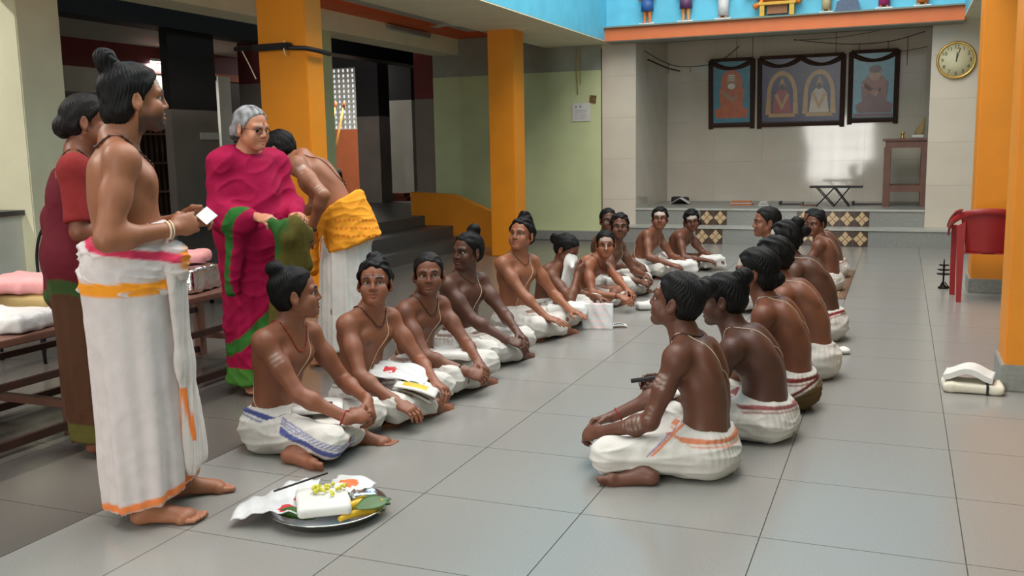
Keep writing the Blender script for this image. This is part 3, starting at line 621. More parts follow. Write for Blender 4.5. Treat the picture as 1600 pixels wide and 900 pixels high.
# glazed tile walls
def tiled_wall(name, axis, fixed, a0, a1, z0, z1, nx, zs, thick, face):
    """wall with glazed tiles; axis 'x': runs along x at y=fixed"""
    b = (lambda p0, p1, f0, f1, c0, c1: (p0, p1, f0, f1, c0, c1)) if axis == 'x' else (lambda p0, p1, f0, f1, c0, c1: (f0, f1, p0, p1, c0, c1))
    f1 = fixed - face * thick; w = bx(name, M_GROUT, *b(a0, a1, min(fixed, f1), max(fixed, f1), z0, z1))
    st = (a1 - a0) / nx; ca = {}
    for i in range(nx):
        for j in range(len(zs) - 1):
            p = a0 + st * (i + 0.5); hz = zs[j + 1] - zs[j]
            if hz not in ca:
                q = b(-st / 2 + .0012, st / 2 - .0012, -0.002, 0.004, -hz / 2 + .0012, hz / 2 - .0012) if face < 0 else b(-st / 2 + .0012, st / 2 - .0012, -0.004, 0.002, -hz / 2 + .0012, hz / 2 - .0012)
                o = MB().box(*[q[k] for k in range(6)]).build('wall_tile', M_TILE, w); ca[hz] = o.data
            else: o = link('wall_tile', ca[hz], None, w)
            fx = fixed
            o.location = (p, fx, (zs[j] + zs[j + 1]) / 2) if axis == 'x' else (fx, p, (zs[j] + zs[j + 1]) / 2)
    return w
tiled_wall('wall_back_left_pier', 'x', 13.85, -4.13, -3.62, 0.0, 3.05, 1, [0.02, 0.6, 1.2, 1.8, 2.4, 3.0], 0.25, -1)
tiled_wall('wall_stage_left', 'y', -3.62, 13.85, 15.9, 0.46, 3.05, 3, [0.46, 1.1, 1.75, 2.4, 3.05], 0.2, 1)
tiled_wall('wall_stage_back', 'x', 15.9, -3.62, 1.0, 0.46, 3.05, 6, [0.46, 1.1, 1.75, 2.4, 3.05], 0.2, -1)
tiled_wall('wall_back_right_pier', 'x', 13.85, 0.31, 2.5, 0.24, 3.05, 3, [0.24, 0.8, 1.36, 1.92, 2.48, 3.04], 0.25, -1)
bx('wall_stage_right', M_OFFW, 0.55, 0.8, 14.1, 16.1, 0, 3.05)
bx('ceiling_stage', M_SOFF, -3.8, 1.2, 13.86, 16.1, 3.05, 3.2)
# stage with two steps and patterned riser tiles
stg = bx('floor_stage', M_STEP, -4.02, 0.9, 13.85, 16.1, 0.0, 0.46); bx('stage_step', M_STEP, -4.02, 2.5, 13.5, 13.85, 0.0, 0.225, stg)
bx('step_nosing', mat('nosing', srgb(176, 176, 168), rough=.3), -4.02, 2.5, 13.485, 13.85, 0.215, 0.24, stg); bx('stage_nosing', MATS['nosing'], -3.62, 0.31, 13.835, 13.9, 0.45, 0.475, stg)
def ptile(h):
    m = MB(); w = 0.186; m.box(-w / 2, w / 2, -0.006, 0.0, 0, h, 0); c = h / 2; a = w / 2
    for k in range(4):                       # four beige kites between dark discs
        an = k * math.pi / 2; rx = lambda x, z: (x * math.cos(an) * w - z * math.sin(an) * w, c + (x * math.sin(an) * w + z * math.cos(an) * w) * h / w)
        pl = [rx(0, 0.02), rx(0.21, 0.25), rx(0, 0.49), rx(-0.21, 0.25)]; m.prism(pl, 'y', -0.0085, -0.005, 1)
    return m
p1 = ptile(0.205).build('riser_tile', [M_PBROWN, M_PBEIGE], stg); p1.location = (-2.57, 13.5, 0.004); p2 = ptile(0.205).build('riser_tile', [M_PBROWN, M_PBEIGE], stg); p2.location = (-2.57, 13.85, 0.243)
for k, x in enumerate([-2.38, -1.04, -0.85, -0.66, -0.47, -1.23]):
    for src, y, z in ((p1, 13.5, 0.004), (p2, 13.85, 0.243)): o = link('riser_tile', src.data, None, stg); o.location = (x, y, z)
# beam above the stage, blue upper walls
bm_ = bx('beam_stage', M_ORANGE2, -3.97, 0.66, 13.45, 13.86, 2.86, 3.035); bx('beam_ledge', mat('ledge_green', srgb(120, 130, 118), rough=.7), -3.97, 0.66, 13.40, 13.86, 3.035, 3.055, bm_); bx('beam_soffit', M_SOFF, -3.97, 0.66, 13.46, 13.86, 2.85, 2.862, bm_)
bx('wall_upper_back', M_BLUE, -4.2, 0.9, 13.55, 13.75, 3.05, 5.2)
bx('wall_upper_left', M_BLUE, -4.12, -3.97, -1.0, 13.55, 2.875, 5.2); bx('wall_upper_right', M_BLUE, 0.66, 0.8, -1.0, 13.55, 2.93, 5.2)
bx('beam_left_inner', M_CREAM, -5.02, -3.972, -1.0, 13.85, 2.86, 3.12); bx('beam_right_inner', M_CREAM, 0.662, 1.3, -1.0, 13.85, 2.9, 3.12)
bx('ceiling_left', M_CEIL, -6.9, -5.0, -1.0, 14.1, 3.12, 3.25); bx('ceiling_right', M_CEIL, 0.8, 5.0, -1.0, 14.1, 3.12, 3.25)
# orange cornice of the aisle ceiling and outer cream beam
bx('beam_left_outer', M_CREAM, -6.85, -6.45, -1.0, 13.85, 2.83, 3.12)
cn = MB(); cn.box(-6.45, -6.10, -1, 13.85, 3.07, 3.12); cn.box(-6.10, -5.02, 13.45, 13.85, 3.07, 3.12); cn.box(-5.30, -5.02, -1, 13.45, 3.095, 3.12); struct(cn, 'trim_1', M_ORANGE3)
# pillars
def pillar(name, m, x0, x1, y0, y1, h, plinth=0):
    p = bx(name, m, x0, x1, y0, y1, 0.0, h, bevel=0.008)
    if plinth: bx('plinth', M_STEP, x0 - .018, x1 + .018, y0 - .018, y1 + .018, 0, plinth, p, bevel=0.006)
    return p
P_BIG = pillar('pillar_near_left', M_ORANGE, -5.0, -4.53, 6.8, 7.05, 2.87); pillar('pillar_far_left', M_ORANGE, -4.91, -4.56, 11.42, 11.78, 2.87)
pillar('pillar_far_right', M_ORANGE, 0.63, 0.97, 9.65, 10.1, 5.0, 0.13); pillar('pillar_near_right', M_ORANGE, 0.575, 0.95, 5.87, 6.25, 5.0, 0.15)
pillar('pillar_outer_near', M_CREAM, -6.92, -6.47, 5.72, 6.15, 2.84); pillar('pillar_outer_far', M_GREEN, -6.85, -6.46, 9.95, 10.25, 2.84)
# steps up to the verandah, sloping orange parapet, low wall
sb = MB(); sb.box(-6.0, -5.6, 7.2, 12.45, 0, 0.15); sb.box(-6.4, -5.95, 7.2, 12.45, 0, 0.30); struct(sb, 'floor_steps', M_DSTEP)
bx('floor_verandah', M_DSTEP, -14, -6.4, -1, 21, 0, 0.44)
struct(MB().prism([(-6.62, 0), (-5.0, 0), (-5.0, .36), (-5.95, .74), (-6.62, .78)], 'y', 12.45, 12.62), 'wall_step_parapet', M_ORANGE)
bx('wall_parapet', M_OFFW, -6.8, -6.6, -1, 7.2, 0, 0.93); bx('parapet_coping', M_DSTEP, -6.84, -6.56, -1, 7.2, 0.93, 0.97)
# verandah beyond
bx('beam_verandah', M_BLACK, -8.7, -8.35, -1, 21, 2.92, 3.62); bx('ceiling_verandah', M_BLACK, -8.4, -6.8, -1, 21, 3.6, 3.75); bx('ceiling_outer', M_CEIL, -14, -8.9, -1, 14.4, 3.06, 3.2); bx('ceiling_outer_far', M_CEIL, -14, -8.9, 14.4, 21, 3.5, 3.62)
def post(x0, x1, y0, y1, zt, top, low, zsplit):
    o = bx('pillar_verandah', low, x0, x1, y0, y1, 0.44, zsplit); bx('pillar_top', top, x0, x1, y0, y1, zsplit, zt, o); return o
pA = post(-8.62, -8.5, 9.72, 10.6, 3.0, M_BLACK, M_GREYP, 1.95); post(-7.42, -6.86, 14.2, 14.8, 3.6, M_MAROON, M_GREYP, 2.2); post(-9.6, -8.9, 16.9, 17.4, 3.2, M_BLACK, M_OFFW, 2.35); post(-9.24, -8.78, 15.4, 15.8, 3.2, M_BLACK, M_GREYP, 2.0)
post(-9.2, -8.7, 12.0, 12.35, 3.0, M_MAROON, M_GREYP, 2.4)
bx('wall_verandah_end', M_BLACK, -6.9, -6.62, 14.1, 20, 0, 3.6)
wo = bx('wall_outer', M_OFFW, -11.3, -11.0, -1, 17.2, 0.44, 2.66); bx('maroon_band', M_MAROON, -11.3, -10.99, -1, 17.2, 2.66, 3.06, wo); bx('grey_dado', M_GREYP, -11.3, -10.98, -1, 11.7, 0.44, 2.3, wo)
bx('wall_left_far', M_GREYP, -9.3, -9.0, -1, 7.4, 0.44, 2.3)
d1 = bx('door_1', M_DBROWN, -11.04, -10.95, 13.98, 15.0, 0.44, 2.62); bx('door_frame', M_OFFW, -11.05, -10.9, 13.66, 13.98, 0.44, 2.70, d1); bx('lintel', M_ORANGE2, -11.05, -10.93, 13.66, 15.1, 2.62, 2.74, d1)
# lattice block window at the verandah end with daylight behind
lw = bx('window_lattice', M_OFFW, -13.0, -12.94, 18.9, 19.0, 1.9, 3.3)
def latt():
    x0, x1, z0, z1 = -12.2, -10.55, 1.86, 3.22
    for k in range(13):
        z = z0 + (z1 - z0) * k / 12; bx('lattice_bar', M_OFFW, x0, x1, 18.9, 18.98, z - .022, z + .022, lw)
    for k in range(15):
        x = x0 + (x1 - x0) * k / 14; bx('lattice_post', M_OFFW, x - .02, x + .02, 18.91, 18.97, z0, z1, lw)
latt()
bx('wall_verandah_far', M_ORANGE2, -13, -10.5, 18.85, 19.05, 0.44, 1.86); bx('wall_verandah_far_right', M_GREYP, -10.5, -6.6, 18.85, 19.05, 0.44, 3.6); bx('wall_verandah_top', M_BLACK, -13, -10.5, 18.85, 19.05, 3.22, 3.7)
# wall behind the camera with the entrance daylight comes through, right outer wall
wf = MB(); wf.box(-22, -3.4, -6.3, -6, 0, 3.2); wf.box(-1.0, 7, -6.3, -6, 0, 3.2); wf.box(-3.4, -1.0, -6.3, -6, 2.25, 3.2); [wf.box(x, x + .07, -6.05, -6, 0, 2.25) for x in (-2.95, -2.5, -2.0, -1.6)]; [wf.box(-3.4, -1.0, -6.05, -6, z, z + .06) for z in (.5, 1.1, 1.6)]; struct(wf, 'wall_front', M_GREEN)
bx('wall_right', M_GREEN, 4.2, 4.4, -6, 14, 0, 3.2)
# ---------------------------------------------------------------- people seated in the left row
GL = 'boys seated in the left row'; GR = 'boys seated in the right row'
def l1_str(Vt, col, I):
    f = Vt[:, 1]; r = Vt[:, 0]; z = Vt[:, 2]; u = z - 0.115 + 0.30 * (f - 0.22) ; m = (r > 0.12) * (f > 0.12)
    col = band_col(col, m * sstep(np.abs(u), 0.013, 0.016), (84, 92, 150)); 
    for o in (0.026, 0.036, 0.046): col = band_col(col, m * sstep(np.abs(u - o), 0.002, 0.004) * 0.8, (96, 104, 156))
    return band_col(col, sstep(np.abs(r + f * 0.25 - 0.02), 0.006, 0.01) * (z > 0.12) * (f < 0.3) * 0.0, (60, 70, 130))
I = seated('boy with a top bun and blue-bordered dhoti nearest the steel plate, face turned away', (-2.75, 3.70), 14, (-0.01, 0.14, 0.735), (38, 4), skin=(132, 84, 62), near=True, twist=-18, slouch=0.02, roll=0,
    knees=((0.25, 0.36, 0.105), (-0.20, 0.42, 0.115)), ankles=((-0.06, 0.40, 0.055), (0.235, 0.21, 0.05)), legs=dict(toeL=(0.35, 0.93, -0.06), soleL=(0.75, -0.2, -0.5), toeR=(-0.1, 0.95, 0.0)), border=(70, 76, 130), stripes=l1_str, bun=[(0, -0.075, 0.125, (0.040, 0.040, 0.034)), (0, -0.06, 0.105, 0.036)], hair='bun', group=GL, feet='LR', ash=[('UR', 0.35, (0.8, 0.5, 0), 0.35)],
    arms=dict(R=dict(w=(0.16, 0.43, 0.185), d=(-0.75, 0.5, 0.05), n=(-0.35, -0.4, -0.6), hint=(0.5, -0.3, -1), curl=0.45), L=dict(w=(-0.04, 0.46, 0.22), d=(0.55, 0.35, -0.55), n=(0.3, -0.7, -0.5), hint=(-0.6, 0.0, -0.6), curl=0.5)))
necklace(I, 1, 'red_neck_cord', M_REDTH, r=0.0035, drop=0.10, beads=True); band(I, 'FR', 0.88, 'wrist_thread', M_REDTH)
def hand_arms(r, l, **k): return dict(R=dict(w=r[:3], **(r[3] if len(r) > 3 else {})), L=dict(w=l[:3], **(l[3] if len(l) > 3 else {})))
I = seated('boy looking up with black forehead line and top bun, second from the steel plate', (-2.68, 4.40), -4, (-0.02, 0.10, 0.695), (-66, 9), skin=(136, 88, 66), near=True, twist=-8, gaze=(-0.25, 0.25), fore=['red', 'line', 'blackline'], bun=[(0, -0.05, 0.125, (0.045, 0.045, 0.036))], hair='wavy', seed=2, group=GL, border=(120, 100, 100),
    knees=((0.24, 0.37, 0.11), (-0.22, 0.37, 0.11)), arms=dict(R=dict(w=(0.27, 0.40, 0.145), d=(0.0, 0.95, -0.3), n=(-0.2, -0.25, -0.9), curl=0.35, hint=(0.5, -0.4, -0.8)), L=dict(w=(-0.03, 0.44, 0.19), d=(0.25, 0.9, -0.35), n=(0.25, -0.3, -0.9), curl=0.5, hint=(-0.6, 0, -0.6))))
necklace(I, 1, drop=0.07)
I = seated('boy with short cropped hair and clasped hands glancing upward in the left row', (-2.68, 5.02), -6, (-0.0, 0.12, 0.665), (-63, 2), skin=(118, 76, 58), near=True, twist=-6, gaze=(-0.3, 0.35), hair='short', hairc=(24, 20, 18), seed=3, group=GL, beard=0.25, jaw=1.1, fore=[],
    knees=((0.22, 0.39, 0.11), (-0.25, 0.36, 0.11)), arms=dict(R=dict(w=(0.17, 0.46, 0.15), d=(-0.35, 0.85, -0.25), n=(-0.5, -0.2, -0.7), curl=0.55, hint=(0.5, -0.4, -0.8)), L=dict(w=(0.03, 0.46, 0.18), d=(0.45, 0.75, -0.35), n=(0.3, -0.4, -0.8), curl=0.55, hint=(-0.6, 0, -0.6))))
necklace(I, 1, 'neck_cord', M_BLACKTH, r=0.0025, drop=0.08, beads=False); band(I, 'FR', 0.86, 'wrist_thread', M_BLACKTH)
I = seated('dark-skinned boy with a round top bun looking sideways beside the far orange pillar', (-2.72, 5.76), -6, (-0.02, 0.06, 0.715), (-112, 2), skin=(88, 56, 44), near=True, twist=-8, gaze=(0.1, 0), bun=[(0, -0.055, 0.135, (0.042, 0.042, 0.038))], seed=4, group=GL, fat=1.08, beard=0.15, slouch=0.02,
    arms=dict(R=dict(w=(0.12, 0.42, 0.175), d=(-0.3, 0.85, -0.3), n=(-0.3, -0.3, -0.9), curl=0.3, hint=(0.6, -0.4, -0.8)), L=dict(w=(0.0, 0.43, 0.21), d=(0.2, 0.8, -0.5), n=(0.3, -0.5, -0.8), curl=0.35, hint=(-0.7, 0, -0.6))))
necklace(I, 1, 'neck_cord', M_BLACKTH, r=0.002, drop=0.05, beads=False)
I = seated('slim boy with swept-up topknot and parted lips staring up at the standing people', (-2.70, 6.66), -8, (-0.03, 0.07, 0.742), (-97, 12), skin=(146, 96, 72), twist=-12, gaze=(-0.1, 0.2), bun=[(0, -0.03, 0.125, (0.05, 0.05, 0.045)), (0, -0.01, 0.16, (0.022, 0.02, 0.022))], hair='wavy', seed=5, group=GL, slouch=0.015,
    arms=dict(R=dict(w=(0.20, 0.40, 0.175), d=(0.0, 0.95, -0.2), n=(-0.1, -0.2, -0.95), curl=0.15, hint=(0.6, -0.4, -0.8)), L=dict(w=(-0.14, 0.42, 0.18), d=(0.25, 0.9, -0.15), n=(0.1, -0.2, -0.95), curl=0.15, hint=(-0.7, -0.2, -0.6))))
necklace(I, 1, 'neck_cord', M_BLACKTH, r=0.002, drop=0.06, beads=False)
I = seated('boy with a back ponytail bowing and wiping the face with a white cloth', (-2.66, 7.32), 0, (0.03, 0.18, 0.575), (-8, -32), skin=(112, 72, 54), hair='bun', bun=[(0, -0.13, 0.02, (0.034, 0.04, 0.045))], seed=6, group=GL, slouch=0.06, s=0.95, thr=False,
    arms=dict(R=dict(w=(0.14, 0.31, 0.40), d=(-0.5, 0.4, 0.6), n=(-0.3, -0.8, 0.3), curl=0.6, hint=(0.7, 0.0, -0.9)), L=dict(w=(-0.12, 0.40, 0.17), d=(0.2, 0.9, -0.2), n=(0.2, -0.3, -0.9), curl=0.3)))
I6 = I
I = seated('boy with painted nose and brow leaning forward on crossed hands', (-2.66, 8.06), -6, (0.02, 0.30, 0.545), (-70, -2), skin=(146, 94, 70), hair='bun', bun=[(0, -0.11, 0.08, 0.03)], fore=['red', 'ash', 'noseash', 'blackline'], seed=7, group=GL, slouch=0.04, s=0.93,
    arms=dict(R=dict(w=(0.28, 0.53, 0.14), d=(0.1, 0.9, -0.25), n=(-0.3, -0.2, -0.9), curl=0.35, hint=(0.5, -0.5, -0.6)), L=dict(w=(0.16, 0.56, 0.18), d=(0.45, 0.75, -0.3), n=(0.2, -0.3, -0.9), curl=0.35, hint=(-0.6, 0, -0.6))))
band(I, 'FR', 0.9, 'wrist_thread', M_BLACKTH); necklace(I, .93, 'neck_cord', M_BLACKTH, r=0.002, drop=0.06, beads=False)
I = seated('boy with short wavy hair and long thread, behind the one with painted nose', (-2.62, 8.77), -6, (-0.02, 0.17, 0.635), (-72, 4), skin=(104, 68, 52), hair='wavy', hairc=(18, 15, 15), fore=[], seed=8, group=GL, s=0.97, beard=0.15, slouch=0.03,
    arms=dict(R=dict(w=(0.16, 0.43, 0.15), d=(-0.5, 0.7, -0.3), n=(-0.3, -0.3, -0.8), curl=0.6), L=dict(w=(-0.02, 0.44, 0.18), d=(0.6, 0.6, -0.3), n=(0.3, -0.4, -0.8), curl=0.6)))
I = seated('boy whose head alone shows between two others at the green wall', (-2.80, 9.43), -6, (0.03, 0.06, 0.645), (-60, 2), skin=(96, 64, 50), hair='short', seed=9, group=GL, s=0.95)
I = seated('boy with ash-striped forehead sitting upright near the stage corner', (-2.60, 10.1), -10, (-0.04, 0.22, 0.61), (-78, 6), skin=(124, 80, 62), hair='wavy', fore=['broadash'], seed=10, group=GL, s=0.95, shrR=(0, 0, 0.02),
    arms=dict(R=dict(w=(0.22, 0.46, 0.16), d=(-0.3, 0.8, -0.2), n=(-0.2, -0.3, -0.9), curl=0.4), L=dict(w=(-0.05, 0.48, 0.18), d=(0.5, 0.7, -0.2), n=(0.2, -0.3, -0.9), curl=0.4)))
I = seated('boy with loose curly hair at the far end of the left row', (-2.40, 10.75), -8, (-0.02, 0.24, 0.545), (-74, -8), skin=(104, 66, 50), hair='curly', bun=[(-0.07, -0.06, -0.05, 0.04), (0.06, -0.05, -0.06, 0.04)], fore=['broadash'], seed=11, group=GL, s=0.92, roll=-8,
    arms=dict(R=dict(w=(0.16, 0.46, 0.13), d=(0.1, 0.95, -0.1), n=(0, 0, -1), curl=0.4), L=dict(w=(-0.05, 0.52, 0.14), d=(0.4, 0.8, -0.1), n=(0, 0, -1), curl=0.4)))
# ---------------------------------------------------------------- right row, facing left
def r1_str(Vt, col, I):
    f = Vt[:, 1]; r = Vt[:, 0]; z = Vt[:, 2]; m = (r < -0.05) * (z > 0.12)
    u = f - 0.06 - 0.9 * (0.24 - z)
    return band_col(band_col(col, m * sstep(np.abs(u), 0.006, 0.009), (214, 132, 92)), m * sstep(np.abs(u - 0.016), 0.003, 0.006), (150, 120, 150))
I = seated('boy in profile with back bun and ash streaks on arm, foremost in right row', (-0.74, 4.00), 178, (0.0, 0.13, 0.735), (172, 10), skin=(98, 62, 48), near=True, hair='bun', bun=[(0, -0.115, 0.085, (0.046, 0.044, 0.044))], seed=12, group=GR, feet='R', slouch=0.05, border=(206, 130, 96), stripes=r1_str, fore=['ash'], ash=[('UL', 0.35, (-1, 0.5, 0), 0.5), ('UL', 0.85, (-1, 0.3, 0), 0.5), ('FL', 0.2, (-1, 0, 0.3), 0.45), ('FL', .45, (-1, 0, .4), .3)],
    knees=((0.22, 0.40, 0.11), (-0.25, 0.35, 0.105)), ankles=((-0.235, 0.21, 0.05), (0.10, 0.40, 0.05)), legs=dict(toeR=(-0.30, 0.95, -0.06), soleR=(-0.75, -0.2, -0.5)),
    arms=dict(L=dict(w=(-0.15, 0.42, 0.17), d=(0.35, 0.9, -0.25), n=(0.5, -0.3, -0.6), curl=0.6, hint=(-0.4, -0.6, -0.8)), R=dict(w=(0.06, 0.44, 0.18), d=(-0.45, 0.85, -0.25), n=(-0.3, -0.5, -0.7), curl=0.6, hint=(0.6, -0.2, -0.8))))
band(I, 'FR', 0.88, 'wrist_thread', M_REDTH); necklace(I, 1, 'neck_cord', M_BLACKTH, r=0.0025, drop=0.06, beads=False)
I = seated('boy bending forward with top bun, hidden face, right behind the foremost profile boy', (-0.57, 4.60), 180, (-0.01, 0.20, 0.655), (178, -6), skin=(84, 54, 44), near=True, hair='bun', bun=[(0, -0.10, 0.10, (0.045, 0.045, 0.042))], seed=13, group=GR, slouch=0.07, fat=1.08, border=(150, 90, 90), knees=((0.22, 0.38, 0.11), (-0.22, 0.38, 0.11)),
    arms=dict(R=dict(w=(0.02, 0.48, 0.22), d=(-0.2, 0.9, 0.1), n=(-0.7, -0.2, -0.3), curl=0.5), L=dict(w=(-0.12, 0.45, 0.19), d=(0.1, 0.9, 0.2), n=(0.6, -0.3, -0.5), curl=0.5)))
def r3_str(Vt, col, I):
    u = Vt[:, 2] - 0.13 + 0.55 * Vt[:, 1]
    return band_col(band_col(col, sstep(u, -0.06, -0.045) * (Vt[:, 1] > -0.3), (92, 72, 44)), sstep(np.abs(u + 0.035), 0.006, 0.012), (96, 40, 34))
I = seated('boy with three ash lines and brown-striped cloth, third in the right row', (-0.50, 5.18), 180, (0.0, 0.20, 0.715), (176, -2), skin=(116, 72, 54), near=True, hair='knot', bun=[(0, -0.10, -0.03, 0.045)], fore=['ash', 'broadash'], seed=14, group=GR, slouch=0.07, stripes=r3_str, border=(120, 50, 46))
necklace(I, 1, 'neck_cord', M_STEEL, r=0.003, drop=0.05)
I = seated('boy with hunched lighter back in plain white, fourth in the right row', (-0.44, 5.92), 180, (-0.01, 0.26, 0.705), (182, -4), skin=(124, 80, 62), hair='wavy', seed=15, group=GR, slouch=0.08, border=None)
I = seated('boy with white ash brow and a high bun, fifth in the right row', (-0.46, 7.10), 180, (-0.01, 0.30, 0.705), (176, 0), skin=(88, 58, 46), hair='wavy', bun=[(0, -0.08, 0.12, 0.042), (0.02, -0.12, 0.06, 0.045)], fore=['broadash'], seed=16, group=GR, slouch=0.08, border=(140, 40, 50), s=1.03)
I = seated('boy leaning out of the right row with face showing above the buns', (-0.88, 8.3), 190, (-0.02, 0.16, 0.735), (-158, 0), skin=(124, 82, 64), hair='bun', fore=[], seed=17, group=GR)
I = seated('boy with small bun glancing back, nearer of two on the mat', (-0.60, 9.45), 176, (0.0, 0.13, 0.63), (-122, -2), skin=(110, 70, 54), hair='bun', bun=[(0, -0.09, 0.10, 0.033)], seed=18, group=GR, s=0.93, border=None, slouch=0.05)
I = seated('boy half hidden at the far end of the mat by the steps', (-0.60, 10.4), 180, (-0.02, 0.24, 0.59), (-135, 0), skin=(100, 64, 50), hair='short', seed=19, group=GR, s=0.93, slouch=0.06)
# ---------------------------------------------------------------- standing people
def loft_folds(Vt, N, n, amp, zt, zb, seed, cx=0.0, cy=0.0):
    """vertical folds growing towards the hem"""
    ang = np.arctan2(Vt[:, 0] - cx, Vt[:, 1] - cy); w = np.clip((zt - Vt[:, 2]) / (zt - zb), 0, 1) ** 0.7
    return Vt + N * (amp * w * (np.sin(n * ang + 1.6 * wav(Vt * V3(1, 1, .25), 6, seed)) + 0.6 * np.sin(n * 1.9 * ang + 2 + wav(Vt * V3(1, 1, .3), 8, seed + 1))) * (np.abs(N[:, 2]) < 0.7))[:, None]
# man in front, seen from behind his right side
J = dict(P=V3(0, 0, 0.93), N=V3(0, -0.01, 1.425), H=V3(0.0, 0.065, 1.60), face=(6, 2, 0), twist=0, slouch=0.0, gaze=(0, 0), clav=False, hairline=0.074,
         legR=dict(k=V3(0.10, 0.05, 0.50), a=V3(0.12, 0.00, 0.075), toe=(0.35, 1, -0.0), sole=(0, 0, -1), fs=1.08), legL=dict(k=V3(-0.10, 0.08, 0.50), a=V3(-0.13, 0.15, 0.075), toe=(0.1, 1, 0), sole=(0, 0, -1), fs=1.08),
         armR=dict(w=V3(0.16, 0.15, 1.125), d=(-0.45, 0.85, 0.2), n=(-0.75, -0.35, -0.2), hint=(0.35, -0.5, -1), curl=0.55, thumb=0.7), armL=dict(w=V3(-0.03, 0.20, 1.145), d=(0.35, 0.9, 0.1), n=(0.8, -0.2, -0.3), hint=(-0.5, -0.3, -1), curl=0.5))
I = person('stocky bare-chested man with topknot and beard standing in white orange-hemmed dhoti', (-2.70, 2.80), 48, J, skin=(150, 100, 74), s=1.0, fat=1.28, vb=0.009, vh=0.0036, vhand=0.004, hair='knot', bun=[(0, -0.085, 0.142, (0.040, 0.036, 0.036)), (0, -0.075, 0.115, (0.035, 0.035, 0.03)), (0, -0.07, -0.045, (0.06, 0.045, 0.05))], beard=0.85, fore=['ash'], group=None, feet='LR')
necklace(I, 1.0, 'bead_necklace', M_BEAD, r=0.0055, drop=0.10); band(I, 'FR', 0.90, 'wrist_thread', M_THREAD, w=0.004); band(I, 'FR', 0.95, 'bangle', M_THREAD, w=0.003)
d = SDF(); d.cap((0, -0.01, 1.02), (0.0, 0.0, 0.06), 0.19, 0.17, k=0.05, flat=((0, 1, 0), 0.78)); d.cap((0.03, -0.01, 0.9), (0.06, -0.01, 0.05), 0.14, 0.125, k=0.08); d.cap((-0.03, 0.03, 0.9), (-0.08, 0.11, 0.1), 0.13, 0.115, k=0.08)
d.ell((0, 0.0, 0.95), (0.20, 0.165, 0.16), k=0.05); d.cut((0, 0, 1.05), (0, 0, -1), k=0.01); d.cut((0.0, 0.0, 0.085), (-0.0, -0.20, 1), k=0.01)
def s1c(Vt, col):
    col = np.tile(np.array(srgb(204, 194, 192)[:3]), (len(Vt), 1)); h = (Vt[:, 2] - 0.2 * Vt[:, 1] - 0.085)
    col = band_col(col, sstep(np.abs(h - 0.022), 0.012, 0.018), (226, 128, 72)); col = band_col(col, sstep(np.abs(Vt[:, 2] - 0.915), 0.022, 0.026) * (Vt[:, 1] < 0.14), (236, 150, 40)); u = Vt[:, 0] * 0.5 + Vt[:, 1] - 0.205 - 0.10 * (0.6 - Vt[:, 2])
    return band_col(col, sstep(np.abs(u), 0.008, 0.013) * (Vt[:, 0] > -0.02) * (Vt[:, 2] < 0.62) * (Vt[:, 2] > 0.30), (226, 130, 62))
cloth_mesh('dhoti', d, 0.008, s1c, I['body'], amp=0.004, f=9, seed=3, post=lambda V, N: loft_folds(V, N, 9, 0.009, 0.95, 0.15, 3))
w = SDF(); w.cap((0, -0.005, 0.93), (0, -0.005, 1.06), 0.215, 0.205, k=0.03, flat=((0, 1, 0), 0.80)); w.cut((0, 0, 1.115), (0.05, 0.25, -1), k=0.02); w.cut((0, 0, 0.885), (0.0, 0.05, 1), k=0.012)
w.ell((0.13, 0.15, 1.0), (0.06, 0.05, 0.075), k=0.03);
def s1w(Vt, col):
    z = Vt[:, 2] + 0.25 * Vt[:, 1] * 0.5; n = 0.008 * wav(Vt, 10, 2); col = np.tile(np.array(srgb(208, 197, 195)[:3]), (len(Vt), 1))
    col = band_col(col, sstep(np.abs(Vt[:, 2] - 0.925 + 0.4 * n), 0.017, 0.021) * (Vt[:, 1] < 0.13), (236, 150, 40)); u = z - 1.085 + 0.22 * (Vt[:, 0] - 0.0) + n
    col = band_col(col, sstep(np.abs(u), 0.014, 0.02) * (Vt[:, 1] > -0.15), (206, 60, 92)); return band_col(col, sstep(np.linalg.norm(Vt - V3(0.15, 0.18, 1.01), axis=1), 0.04, 0.055) * 0.9, (240, 150, 40))
cloth_mesh('waist_cloth', w, 0.0065, s1w, I['body'], amp=0.016, f=13, seed=5, M=np.diag([0.6, 0.6, 2.6]), fine=0.8)
w = SDF(); w.cap((0.14, 0.150, 0.97), (0.10, 0.165, 0.60), 0.05, 0.06, k=0.03, flat=((0.6, 0.8, 0), 0.45)); w.cap((0.10, 0.165, 0.62), (0.05, 0.18, 0.22), 0.06, 0.085, k=0.03, flat=((0.5, 0.85, 0), 0.4)); w.cut((0, 0, 0.20), (0.5, 0, 1), k=0.01)
cloth_mesh('dhoti_end', w, 0.007, lambda V, c: band_col(np.tile(np.array(srgb(204, 195, 190)[:3]), (len(V), 1)), sstep(np.abs(V[:, 0] - 0.145 + 0.10 * (0.6 - V[:, 2])), 0.003, 0.0055) * (V[:, 2] < 0.52) * (V[:, 2] > 0.30), (228, 126, 58)), I['body'], amp=0.014, f=16, seed=2, M=np.diag([1.5, 1.5, 0.12]))
mb = MB(); p = (I['WR'] + I['WL']) / 2 + V3(0.06, 0.10, 0.03); mb.prism([(-0.045, -0.025), (0.045, -0.025), (0.045, 0.028), (-0.045, 0.028)], 'y', -0.0015, 0.0015); o = mb.build('paper_slip', mat('white_paper', srgb(232, 230, 226), rough=.8, noise=.03)); 
th = math.radians(48 - 90); o.location = (-2.70 + math.cos(th) * p[0] - math.sin(th) * p[1], 2.80 + math.sin(th) * p[0] + math.cos(th) * p[1], p[2]); o.rotation_euler = (math.radians(-50), math.radians(20), th + 0.3); tag(o, 'small folded white paper slip held by the bare-chested standing man', 'paper')
